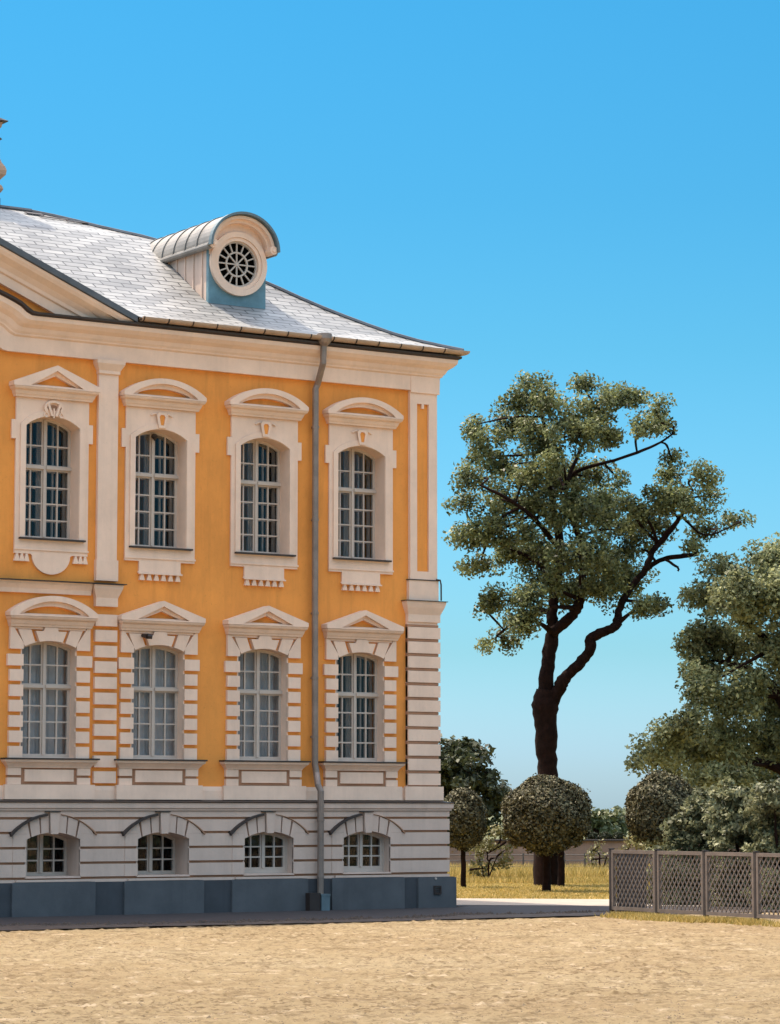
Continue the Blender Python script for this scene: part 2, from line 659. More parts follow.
# -- gutter: half round channel with seams, only right of the pediment and along the end
bm = bmesh.new()
gx0 = -6.36
def gut(px, z0, r, n=8):
    outer = [(px + r * math.cos(math.pi + math.pi * k / n), z0 + r * math.sin(math.pi + math.pi * k / n)) for k in range(n + 1)]
    inner = [(px + (r - .012) * math.cos(math.pi + math.pi * k / n), z0 + (r - .012) * math.sin(math.pi + math.pi * k / n)) for k in range(n + 1)]
    return outer + inner[::-1]
gp = gut(.365, 9.755, .072)
sweep(bm, around(gp, [gx0], XR_UP, YT))
gutter = obj('gutter', bm, 'gutter', palace)
gp2 = gut(.365, 9.756, .079)
x = gx0 + .02
while x < .05:
    bm = bmesh.new()
    sweep(bm, [[(xx, YT - p, z) for p, z in gp2] for xx in (x, x + .022)])
    obj('bracket', bm, 'flash', gutter)
    x += .46

# -- roof
prof_r = [(0, 9.74), (.28, 9.83), (.57, 9.93), (.86, 10.05), (1.31, 10.29), (1.76, 10.55), (2.16, 10.81), (2.55, 11.08), (3.3, 11.55), (4.07, 11.99), (4.81, 12.26), (5.36, 12.48), (5.75, 12.61)]
XE, YE = XR_UP + .40, YT - .40
YE2 = YE + 11.5


def roof_z(u):
    for (a, za), (b, zb) in zip(prof_r, prof_r[1:]):
        if u <= b:
            return za + (zb - za) * (u - a) / (b - a)
    return prof_r[-1][1]


bm = bmesh.new()
uvl = bm.loops.layers.uv.new('UVMap')
arc = [0.0]
for (a, za), (b, zb) in zip(prof_r, prof_r[1:]):
    arc.append(arc[-1] + math.hypot(b - a, zb - za))


def quad(ps, uvs):
    ps2, uv2 = [], []
    for p, u in zip(ps, uvs):
        if not ps2 or (Vector(p) - Vector(ps2[-1])).length > 1e-4:
            ps2.append(p)
            uv2.append(u)
    if (Vector(ps2[0]) - Vector(ps2[-1])).length < 1e-4:
        ps2.pop(), uv2.pop()
    if len(ps2) < 3:
        return
    f = bm.faces.new([bm.verts.new(p) for p in ps2])
    for l, u in zip(f.loops, uv2):
        l[uvl].uv = u


for i in range(len(prof_r) - 1):
    u0, z0 = prof_r[i]
    u1, z1 = prof_r[i + 1]
    for xa in ((XL,) if u0 >= .86 else (-6.38,)):
        quad([(xa, YE + u0, z0), (XE - u0, YE + u0, z0), (XE - u1, YE + u1, z1), (xa, YE + u1, z1)],
             [(xa, arc[i]), (XE - u0, arc[i]), (XE - u1, arc[i + 1]), (xa, arc[i + 1])])
    quad([(XE - u0, YE + u0, z0), (XE - u0, YE2 - u0, z0), (XE - u1, YE2 - u1, z1), (XE - u1, YE + u1, z1)],
         [(YE + u0, arc[i]), (YE2 - u0, arc[i]), (YE2 - u1, arc[i + 1]), (YE + u1, arc[i + 1])])
    quad([(XE - u0, YE2 - u0, z0), (XL, YE2 - u0, z0), (XL, YE2 - u1, z1), (XE - u1, YE2 - u1, z1)],
         [(XE - u0, arc[i]), (XL, arc[i]), (XL, arc[i + 1]), (XE - u1, arc[i + 1])])
# soffit closes the eaves
zz = 9.715
for q in ([(-6.38, YE, zz), (XE, YE, zz), (XE - .3, YE + .3, zz), (-6.38, YE + .3, zz)], [(XE, YE, zz), (XE, YE2, zz), (XE - .3, YE2 - .3, zz), (XE - .3, YE + .3, zz)], [(XE, YE2, zz), (XL, YE2, zz), (XL, YE2 - .6, zz), (XE - .3, YE2 - .6, zz)]):
    quad(q, [(0, 0)] * 4)
roof = obj('roof', bm, 'slate', palace)
bm = bmesh.new()
tube(bm, [(XE - u, YE + u, roof_z(u) + .015) for u in [.05 + k * .3 for k in range(19)] + [5.75]], .04, 6)
tube(bm, [(XE - u, YE2 - u, roof_z(u) + .015) for u in [.05 + k * .3 for k in range(19)] + [5.75]], .04, 6)
tube(bm, [(XE - 5.75, YE + 5.75, 12.63), (XL, YE + 5.75, 12.63)], .045, 6)
obj('ridge_cap', bm, 'lead', roof)
bm = bmesh.new()
for (xx, u, w, d) in ((-5.75, 5.25, .34, .14), (-5.45, 5.08, .55, .07), (-5.05, 4.95, .42, .06)):
    z0, z1 = roof_z(u), roof_z(u + d)
    vs = [bm.verts.new((xx + sx * w / 2, YE + uu, zz_ + .02)) for sx, uu, zz_ in ((-1, u, z0), (1, u, z0), (1, u + d, z1), (-1, u + d, z1))]
    vt = [bm.verts.new(v.co + Vector((0, -.01, .012))) for v in vs]
    bm.faces.new(vs)
    bm.faces.new(vt)
    for k in range(4):
        bm.faces.new([vs[k], vs[(k + 1) % 4], vt[(k + 1) % 4], vt[k]])
obj('roof_vent', bm, 'flash', roof)  # thin dark plates lying on the slope just below the ridge

# -- pediment over the central projection
PX0, PZ0, PXA = -6.40, 9.77, -9.70
SL = .412
PZA = PZ0 + SL * (PX0 - PXA)


def rake(bm, prof, x_end_r, mirror=True):
    """prof ring (p, dz): dz below the rake line"""
    for s in ((1, -1) if mirror else (1,)):
        st = []
        for xx in (PX0, PXA):
            X = xx if s == 1 else 2 * PXA - xx
            z = PZ0 + SL * (PX0 - xx)
            st.append([(X + 0 * p, YT - p, z + d) for p, d in prof])
        sweep(bm, st)


bm = bmesh.new()
rk = [(-.03, -.62), (.05, -.62), (.055, -.46), (.09, -.44), (.10, -.38), (.16, -.30), (.25, -.22), (.285, -.16), (.29, -.115), (-.03, -.10)]
# clip the lower right end above the level cornice by starting the soffit higher there
st = []
for k in range(13):
    X = PX0 + (PXA - PX0) * k / 12
    z = PZ0 + SL * (PX0 - X)
    lim = 9.668 + lift(X, 9.66)
    st.append([(X, YT - p, max(z + d, min(lim, z - .03))) for p, d in rk])
sweep(bm, st)
sweep(bm, [[(2 * PXA - x_, y_, z_) for x_, y_, z_ in s_] for s_ in st])
obj('pediment', bm, 'cream', palace)
bm = bmesh.new()
rake(bm, [(-.03, -.098), (.30, -.113), (.325, -.10), (.33, .0), (-.03, .03)], PX0)
obj('pediment_flashing', bm, 'lead', palace)
bm = bmesh.new()
for s in (1, -1):
    f = [(PX0 if s == 1 else 2 * PXA - PX0, YT, PZ0 - .02), (PXA, YT, PZA - .02), (PXA, 3.6, PZA - .02), (PX0 if s == 1 else 2 * PXA - PX0, .2, PZ0 - .02)]
    bm.faces.new([bm.verts.new(p) for p in f])
obj('pediment_roof', bm, 'lead', palace)

# -- chimney, square with baroque mouldings
def square_stack(bm, cx, cy, prof):
    sweep(bm, [[(cx - h, cy - h, z), (cx + h, cy - h, z), (cx + h, cy + h, z), (cx - h, cy + h, z)] for h, z in prof])


bm = bmesh.new()
chx, chy = -7.05, YE + 5.75
square_stack(bm, chx, chy, [(.50, 12.0), (.53, 12.70), (.54, 12.74), (.58, 12.79), (.60, 12.83), (.58, 12.89), (.54, 12.93), (.54, 12.98), (.57, 13.02), (.63, 13.09), (.64, 13.17), (.62, 13.24), (.57, 13.32), (.545, 13.40), (.54, 13.85), (.50, 13.90), (.56, 13.97), (.58, 14.06)])
chim = obj('chimney', bm, 'chimney', palace)
bm = bmesh.new()
square_stack(bm, chx, chy, [(.65, 14.065), (.655, 14.08), (.52, 14.16), (.40, 14.24), (.30, 14.33), (.28, 14.95), (.34, 15.0), (.34, 15.1), (.1, 15.2)])  # cap plus an unseen upper tier, added to lengthen its roof shadow
obj('chimney_cap', bm, 'flash', chim)
bm = bmesh.new()
square_stack(bm, chx, chy, [(.55, 13.74), (.575, 13.745), (.55, 13.78)])
obj('chimney_band', bm, 'flash', chim)
bm = bmesh.new()
square_stack(bm, chx, chy, [(.56, 12.50), (.56, 12.66), (.535, 12.69)])
obj('chimney_flashing', bm, 'flash', chim)

# -- dormer with barrel hood and round spoked window
dx, dy, dz = -3.665, 1.30, 11.16
dormer = empty('dormer', (0, 0, 0), '', '')
del dormer['label'], dormer['category']
dormer.parent = palace
hood_sp, hood_top, hh = 11.43, 12.03, .685


def hoodarc(half, spring, top, n=24):
    a = [(half * math.cos(math.pi * k / n), spring + (top - spring) * math.sin(math.pi * k / n)) for k in range(n + 1)]
    return [(dx + x_, z_) for x_, z_ in a]


bm = bmesh.new()
outl = [(dx - .575, 10.2), (dx + .575, 10.2), (dx + .575, 11.45)] + hoodarc(.575, 11.45, 11.93, 18)[1:-1] + [(dx - .575, 11.45)]
circ = [(dx + .47 * math.cos(2 * math.pi * k / 40), dz + .47 * math.sin(2 * math.pi * k / 40)) for k in range(40)]
plate(bm, [outl, circ], dy, dy + .08)
obj('front_panel', bm, 'patina', dormer)
bm = bmesh.new()
tp = [(dx - .57, 11.28), (dx - .47, 11.28)] + [(dx + .47 * math.cos(a), dz + .47 * math.sin(a)) for a in [math.pi - .25 - k * (math.pi - .5) / 16 for k in range(17)]] + [(dx + .47, 11.28), (dx + .57, 11.28), (dx + .57, 11.45)] + hoodarc(.57, 11.45, 11.92, 18)[1:-1] + [(dx - .57, 11.45)]
plate(bm, [tp], dy - .012, dy - .0005)
obj('tympanum', bm, 'cream', dormer)
bm = bmesh.new()
for s in (-1, 1):
    x0 = dx + s * .575
    v = [(x0 - s * .03, dy + .081, 10.15), (x0, dy + .081, 10.15), (x0, dy + .081, 11.5), (x0 - s * .03, dy + .081, 11.5)]
    box(bm, min(x0, x0 - s * .03), max(x0, x0 - s * .03), dy + .081, dy + 2.4, 10.1, 11.52)
    for k in range(6):
        yy = dy + .2 + .30 * k
        box(bm, min(x0, x0 + s * .022), max(x0, x0 + s * .022), yy, yy + .035, 10.1, 11.5)
obj('cheek', bm, 'cream_low', dormer)
bm = bmesh.new()
o_ = hoodarc(hh, hood_sp - .02, hood_top)
i_ = hoodarc(hh - .045, hood_sp - .02, hood_top - .045)
plate(bm, [o_ + i_[::-1]], dy - .20, dy + 4.2)
for k in range(1, 10):
    o2 = hoodarc(hh + .018, hood_sp - .02, hood_top + .018)
    plate(bm, [o2 + o_[::-1]], dy - .20 + .42 * k, dy - .17 + .42 * k)
for s in (-1, 1):   # rolled lower edges of the hood
    tube(bm, [(dx + s * (hh - .035), dy - .19, hood_sp - .03), (dx + s * (hh - .035), dy + 3, hood_sp - .03)], .06, 10)
obj('hood', bm, 'zinc', dormer, smooth=False)
bm = bmesh.new()
o2 = hoodarc(hh + .012, hood_sp - .03, hood_top + .012)
i2 = hoodarc(hh - .03, hood_sp - .03, hood_top - .03)
plate(bm, [o2 + i2[::-1]], dy - .30, dy - .202)
obj('hood_edge', bm, 'zinc_dark', dormer)
bm = bmesh.new()
a1 = hoodarc(hh - .048, hood_sp - .03, hood_top - .048)
a2 = hoodarc(hh - .10, hood_sp - .03, hood_top - .10)
a3 = hoodarc(hh - .15, hood_sp - .03, hood_top - .16)
plate(bm, [a1 + a2[::-1]], dy - .22, dy - .002)
plate(bm, [a2 + a3[::-1]], dy - .14, dy - .003)
for s in (-1, 1):
    tube(bm, [(dx + s * (hh - .09), dy - .25, hood_sp + .0), (dx + s * (hh - .09), dy - .01, hood_sp + .0)], .075, 14)
    tube(bm, [(dx + s * (hh - .09), dy - .27, hood_sp + .0), (dx + s * (hh - .09), dy - .19, hood_sp + .0)], .035, 10)
obj('archivolt', bm, 'cream', dormer)
bm = bmesh.new()


def ring(bm, r0, r1, y0, y1, n=48, cx=dx, cz=dz):
    a = [(cx + r1 * math.cos(2 * math.pi * k / n), cz + r1 * math.sin(2 * math.pi * k / n)) for k in range(n)]
    b = [(cx + r0 * math.cos(2 * math.pi * k / n), cz + r0 * math.sin(2 * math.pi * k / n)) for k in range(n)]
    plate(bm, [a, b], y0, y1)


ring(bm, .47, .565, dy - .07, dy - .002)
ring(bm, .405, .468, dy - .045, dy + .06)
obj('round_frame', bm, 'cream', dormer)
bm = bmesh.new()
ring(bm, .375, .404, dy + .0, dy + .05)
ring(bm, .195, .225, dy + .012, dy + .045)
def spoke(a, r0, r1, w=.012):
    ca, sa = math.cos(a), math.sin(a)
    pts = [(dx + r * ca - s * w * sa, dz + r * sa + s * w * ca) for r, s in ((r0, -1), (r1, -1), (r1, 1), (r0, 1))]
    plate(bm, [pts], dy + .016, dy + .04)
for k in range(16):
    spoke(2 * math.pi * (k + .5) / 16 + math.pi / 16, .226, .374)
for k in range(8):
    spoke(2 * math.pi * k / 8, .035, .194)
plate(bm, [[(dx + .034 * math.cos(k * math.pi / 6), dz + .034 * math.sin(k * math.pi / 6)) for k in range(12)]], dy + .01, dy + .045)
obj('window_spoke', bm, 'frame', dormer)
bm = bmesh.new()
plate(bm, [[(dx + .46 * math.cos(k * math.pi / 16), dz + .46 * math.sin(k * math.pi / 16)) for k in range(32)]], dy + .062, dy + .075)
obj('pane', bm, 'dark_room', dormer)

# -- downpipe and its box at the foot
def fp(px, py, y):
    p = facade(px, py, y)
    return p


bm = bmesh.new()
pU = facade(315.4, 500, .08)
pL = facade(320.3, 850, -.09)
pT = facade(323.5, 352, -.16)
pts = [(pT.x, -.17, 9.64), (pT.x, -.16, 9.50), (pT.x, -.15, 9.30), (pU.x + .03, .07, 8.96), (pU.x, .085, 8.88), (pU.x, .085, 5.0), (pU.x + .01, .085, 2.45), (pU.x + .03, .07, 2.30), (pL.x - .03, -.06, 2.10), (pL.x, -.10, 2.0), (pL.x, -.10, .28)]
tube(bm, pts, .055, 12)
for z in (8.2, 6.6, 5.0, 3.9, 2.9):
    tube(bm, [(pU.x, .085, z), (pU.x, .085, z + .04)], .064, 12)
for z in (1.5, .55):
    tube(bm, [(pL.x, -.10, z), (pL.x, -.10, z + .04)], .064, 12)
pipe = obj('downpipe', bm, 'pipe', palace, smooth=False)
bm = bmesh.new()
tube(bm, [(pT.x, -.19, 9.80), (pT.x, -.19, 9.72), (pT.x, -.18, 9.66), (pT.x, -.17, 9.60)], [.13, .135, .11, .062], 12)
obj('funnel', bm, 'pipe', pipe)
for z in (8.2, 6.6, 5.0, 3.9, 2.9):
    bm = bmesh.new()
    box(bm, pU.x - .012, pU.x + .012, .14, YW + .01, z + .005, z + .03)
    obj('bracket', bm, 'flash', pipe)
for z in (1.5, .55):
    bm = bmesh.new()
    box(bm, pL.x - .012, pL.x + .012, -.05, .05, z + .005, z + .03)
    obj('bracket', bm, 'flash', pipe)
bm = bmesh.new()
box(bm, pL.x - .05, pL.x + .11, -.22, -.061, 0, .25)
box(bm, pL.x - .06, pL.x + .12, -.23, -.061, .25, .28)
obj('drain_box', bm, 'zinc_dark', palace)
bm = bmesh.new()
box(bm, pL.x - .27, pL.x - .06, -.2, -.061, 0, .30)
obj('drain_box', bm, 'flash', palace)  # solid dark block standing in for the dark recess beside the box

# -- little vent at the right end of the plinth
bm = bmesh.new()
vp = facade(437.5, 890, -.07)
ring(bm, .0, .0, 0, 0) if False else None
plate(bm, [rect(vp.x - .075, vp.x + .075, vp.z - .075, vp.z + .075), rect(vp.x - .055, vp.x + .055, vp.z - .05, vp.z + .05)], -.085, -.0605)
for k in range(3):
    box(bm, vp.x - .054, vp.x + .054, -.078, -.0605, vp.z - .04 + .03 * k, vp.z - .028 + .03 * k)
obj('wall_vent', bm, 'flash', palace)
vq = facade(435.5, 878.5, -.06)
bm = bmesh.new()
tube(bm, [(vq.x, -.0605, vq.z), (vq.x, -.08, vq.z)], .02, 8)
obj('survey_mark', bm, 'frame', palace)
# thin cable at the corner capital
bm = bmesh.new()
tube(bm, [(-.30, YT - .075, 5.705), (XR_LOW - .02, YT - .075, 5.70), (XR_LOW + .01, YT - .06, 5.62), (XR_LOW + .015, YT - .055, 5.34)], .014, 6)
obj('cable', bm, 'flash', palace)


# -- windows
def sash(bm, cx, half, z0, spring, apex, yf, trans, rows_low, rows_up, thick=.05):
    cols = [(-half + .055, -half / 2 - .013), (-half / 2 + .013, -.05), (.05, half / 2 - .013), (half / 2 + .013, half - .055)]
    hs = []
    zb = z0 + .06
    if trans:
        zlo = [zb + (trans - .05 - zb) * k / rows_low for k in range(rows_low + 1)]
        zup0 = trans + .05
    else:
        zlo, zup0 = [zb], zb
    top = spring - .02
    zup = [zup0 + (top + .05 - zup0) * k / rows_up for k in range(rows_up)] + [None]
    for (a, b) in cols:
        for k in range(len(zlo) - 1):
            hs.append(rect(cx + a, cx + b, zlo[k] + (.012 if k else 0), zlo[k + 1] - (.012 if k < rows_low - 1 else 0)))
        for k in range(rows_up):
            lo = zup[k] + (.012 if k else 0)
            if zup[k + 1] is None:
                n = 5
                tp = [(cx + b + (a - b) * i / n, arc_z(b + (a - b) * i / n, half, spring, apex) - .055) for i in range(n + 1)]
                hs.append([(cx + a, lo), (cx + b, lo)] + tp)
            else:
                hs.append(rect(cx + a, cx + b, lo, zup[k + 1] - .012))
    plate(bm, [arched(cx, half, z0, spring, apex)] + hs, yf, yf + thick)
    # raised mullion and transom
    box(bm, cx - .022, cx + .022, yf - .025, yf - .001, z0 + .05, arc_z(0, half, spring, apex) - .03)
    if trans:
        box(bm, cx - half + .01, cx + half - .01, yf - .05, yf - .0015, trans - .025, trans + .03) if False else None
        box(bm, cx - half + .01, cx - .0225, yf - .045, yf - .001, trans - .022, trans + .03)
        box(bm, cx + .0225, cx + half - .01, yf - .045, yf - .001, trans - .022, trans + .03)


def curtain_or_dark_sheet(bm, x0, x1, z0, z1, y, waves=5, amp=.03):
    n = waves * 6
    prev = None
    for i in range(n + 1):
        x_ = x0 + (x1 - x0) * i / n
        y_ = y + amp * math.sin(i / 6 * 2 * math.pi) + .012 * math.sin(i * 1.7)
        cur = [bm.verts.new((x_, y_, z0)), bm.verts.new((x_, y_, z1)), bm.verts.new((x_, y_ + .012, z0)), bm.verts.new((x_, y_ + .012, z1))]
        if prev:
            bm.faces.new([prev[0], cur[0], cur[1], prev[1]])
            bm.faces.new([prev[3], cur[3], cur[2], prev[2]])
        prev = cur


def pediment(bm, bmt, cx, half, zb, apex, kind, yb=YW):
    """moulded frame and ochre field; kind 'tri' or 'seg'"""
    def outline(h, z0, top):
        if kind == 'tri':
            return [(cx - h, z0), (cx + h, z0), (cx, top)]
        return [(cx - h, z0)] + [(cx + h, z0)] + arc_pts(h, z0 + .03, top, 22, cx)
    if kind == 'tri':
        sl = (apex - zb - .07) / half
        o1 = [(cx - half, zb), (cx + half, zb), (cx + half, zb + .07), (cx, apex), (cx - half, zb + .07)]
        i1 = [(cx - half + .30, zb + .02), (cx + half - .30, zb + .02), (cx, apex - .09)]
        zi = zb + .045
        hi = (apex - .16 - zi) / sl
        i2 = [(cx - hi + .06, zi), (cx + hi - .06, zi), (cx, apex - .165)]
    else:
        o1 = [(cx - half, zb), (cx + half, zb)] + arc_pts(half, zb + .06, apex, 24, cx)
        i1 = [(cx - half + .16, zb + .02), (cx + half - .16, zb + .02)] + arc_pts(half - .16, zb + .03, apex - .09, 24, cx)[1:-1]
        i2 = [(cx - half + .27, zb + .045), (cx + half - .27, zb + .045)] + arc_pts(half - .27, zb + .055, apex - .165, 20, cx)[1:-1]
    plate(bm, [o1, i1], yb - .20, yb + .005)
    plate(bm, [i1, i2], yb - .13, yb + .005)
    plate(bmt, [i2], yb - .05, yb + .004)


def entab(bm, cx, h0, h1, z0, z1, yb=YW):
    """moulded bar stepping out upward"""
    st = []
    m = (z1 - z0)
    for p, z in ((0, z0), (.012, z0 + .18 * m), (.03, z0 + .30 * m), (.055, z0 + .62 * m), (.10, z0 + .78 * m), (.12, z1)):
        h = h0 + (h1 - h0) * p / .12
        st.append([(cx - h, yb, z), (cx - h, yb - .09 - p, z), (cx + h, yb - .09 - p, z), (cx + h, yb, z)])
    sweep(bm, st)


def upper_window(i, cx, kind, shell=False):
    half, z0, spring, apex = .48, 6.0, 7.81, 7.965
    if shell:
        z0, spring, apex = 6.04, 7.86, 8.03
    yf = YT + .30
    bm = bmesh.new()
    sash(bm, cx, half + .008, z0, spring, apex + .008, yf, 7.22, 4, 2)
    w = obj('window', bm, 'frame', palace)
    bm = bmesh.new()
    plate(bm, [arched(cx, half - .02, z0 + .03, spring, apex - .02)], yf + .02, yf + .026)
    obj('pane', bm, 'glass', w)
    bm = bmesh.new()
    sash(bm, cx, half + .008, z0, spring, apex + .008, yf + .17, 7.22, 4, 2, .04)
    obj('inner_sash', bm, 'frame', w)
    bm = bmesh.new()
    b = -1
    curtain_or_dark_sheet(bm, cx - .62, cx - (.05, .16, -.05, .2)[i], z0 - .1, 8.2, yf + .42 + .03 * i, 3 + i)
    if i != 3:
        curtain_or_dark_sheet(bm, cx + (.02, .12, .2, 0)[i], cx + .68, z0 - .1, 8.2, yf + .45, 5 - i)
    obj('curtain', bm, 'blue_curtain', w)
    # surround
    bm = bmesh.new()
    hw = .655
    zt = 8.31
    if shell:
        low = [(cx - hw, 5.78), (cx - .375, 5.78)] + [(cx - .34 * math.cos(math.pi * k / 16), 5.76 - .30 * math.sin(math.pi * k / 16)) for k in range(17)] + [(cx + .375, 5.78), (cx + hw, 5.78)]
    else:
        low = [(cx - hw, 5.76), (cx - .39, 5.76), (cx - .39, 5.60), (cx - .405, 5.57), (cx + .405, 5.57), (cx + .39, 5.60), (cx + .39, 5.76), (cx + hw, 5.76)]
    out = low + [(cx + hw, 7.63), (cx + hw + .075, 7.63), (cx + hw + .075, 7.94), (cx + hw, 7.94), (cx + hw, zt), (cx - hw, zt), (cx - hw, 7.94), (cx - hw - .075, 7.94), (cx - hw - .075, 7.63), (cx - hw, 7.63)]
    plate(bm, [out, arched(cx, half, z0, spring, apex)], YT, YT + .30)
    # inner moulding
    oo = arched(cx, half + .10, z0, spring + .02, apex + .10)
    ii = arched(cx, half + .004, z0, spring, apex + .004)
    plate(bm, [oo[:1] + [(cx - half - .004, z0)] + ii[:1] + ii[2:][::-1] + [(cx + half + .004, z0)] + oo[1:]] if False else [oo, arched(cx, half + .004, z0 + .005, spring, apex + .004)], YT - .025, YT - .001)
    # panel line under the sill
    box(bm, cx - hw - .012, cx + hw + .012, YT - .018, YT - .001, z0 - .20, z0 - .17)
    obj('surround', bm, 'cream', w)
    # keystone ornament
    bm = bmesh.new()
    bmt = bmesh.new()
    if shell:
        outer = [(cx + .18 * math.cos(a), 8.165 + .125 * math.sin(a)) for a in [-.75 + k * (math.pi + 1.5) / 16 for k in range(17)]]
        inner = [(cx + .13 * math.cos(a), 8.17 + .08 * math.sin(a)) for a in [-.6 + k * (math.pi + 1.2) / 16 for k in range(17)]]
        plate(bm, [outer + inner[::-1]], YT - .05, YT - .001)
        for s in (-1, 1):
            plate(bm, [[(cx + s * .015, 8.03), (cx + s * .055, 8.03), (cx + s * .125, 8.22), (cx + s * .09, 8.24)]], YT - .06, YT - .002)
            tube(bm, [(cx + s * .135 + .035 * math.cos(a), YT - .03, 8.05 + .035 * math.sin(a)) for a in [k * math.pi / 5 for k in range(10)]], .016, 6)
        plate(bm, [[(cx - .012, 8.0), (cx + .012, 8.0), (cx + .012, 8.16), (cx - .012, 8.16)]], YT - .045, YT - .002)
        plate(bmt, [[(cx + .1 * math.cos(a), 8.15 + .068 * math.sin(a)) for a in [-.6 + k * (math.pi + 1.2) / 14 for k in range(15)]] + [(cx - .05, 8.02), (cx + .05, 8.02)]], YT - .006, YT - .001)
    else:
        kp = [(cx - .065, 7.985), (cx + .065, 7.985), (cx + .105, 8.20), (cx + .07, 8.245), (cx - .07, 8.245), (cx - .105, 8.20)]
        ki = [(cx - .03, 8.03), (cx + .03, 8.03), (cx + .055, 8.17), (cx + .03, 8.205), (cx - .03, 8.205), (cx - .055, 8.17)]
        plate(bm, [kp, ki], YT - .05, YT - .026)
        for s in (-1, 1):
            tube(bm, [(cx + s * .10, YT - .02, 8.225), (cx + s * .14, YT - .02, 8.22), (cx + s * .20, YT - .015, 8.19)], .016, 6)
        plate(bmt, [ki], YT - .030, YT - .0265)
    obj('keystone', bm, 'cream', w)
    obj('keystone_field', bmt, 'ochre' if not shell else 'groove', w)
    # drops under the panel
    xs_ = [-.61, -.525, -.44, .44, .525, .61] if shell else [-.335, -.2, -.067, .067, .2, .335]
    zt_ = 5.775 if shell else 5.565
    bm = bmesh.new()
    for n_, q in enumerate(xs_):
        if shell and n_ == 3:
            obj('drop_ornament', bm, 'cream', w)
            bm = bmesh.new()
        plate(bm, [[(cx + q - .048, zt_ - .12), (cx + q + .048, zt_ - .12), (cx + q + .016, zt_), (cx + q - .016, zt_)]], YT - .012, YW)
    if not shell:
        plate(bm, [rect(cx - .41, cx + .41, 5.545, 5.568)], YT - .035, YT - .001)
    obj('drop_ornament', bm, 'cream', w)
    # hood
    bm = bmesh.new()
    bmt = bmesh.new()
    entab(bm, cx, .69, .765, 8.312, 8.47)
    pediment(bm, bmt, cx, .775, 8.475, 8.80 if not shell else 8.85, kind)
    obj('pediment', bm, 'cream', w)
    obj('pediment_field', bmt, 'ochre', w)
    bm = bmesh.new()
    box(bm, cx - .585, cx + .585, YT - .075, YT + .295, z0 - .03, z0 - .002)
    obj('sill', bm, 'flash', w)
    if i == 1:
        bm = bmesh.new()
        tube(bm, [(cx - .005, YT + .20, 7.87), (cx - .005, YT + .24, 7.88)], .05, 10)
        tube(bm, [(cx - .005, YT + .21, 7.86), (cx - .005, YT + .21, 7.80)], [.045, .008], 8)
        obj('wall_fitting', bm, 'flash', w)
    return w


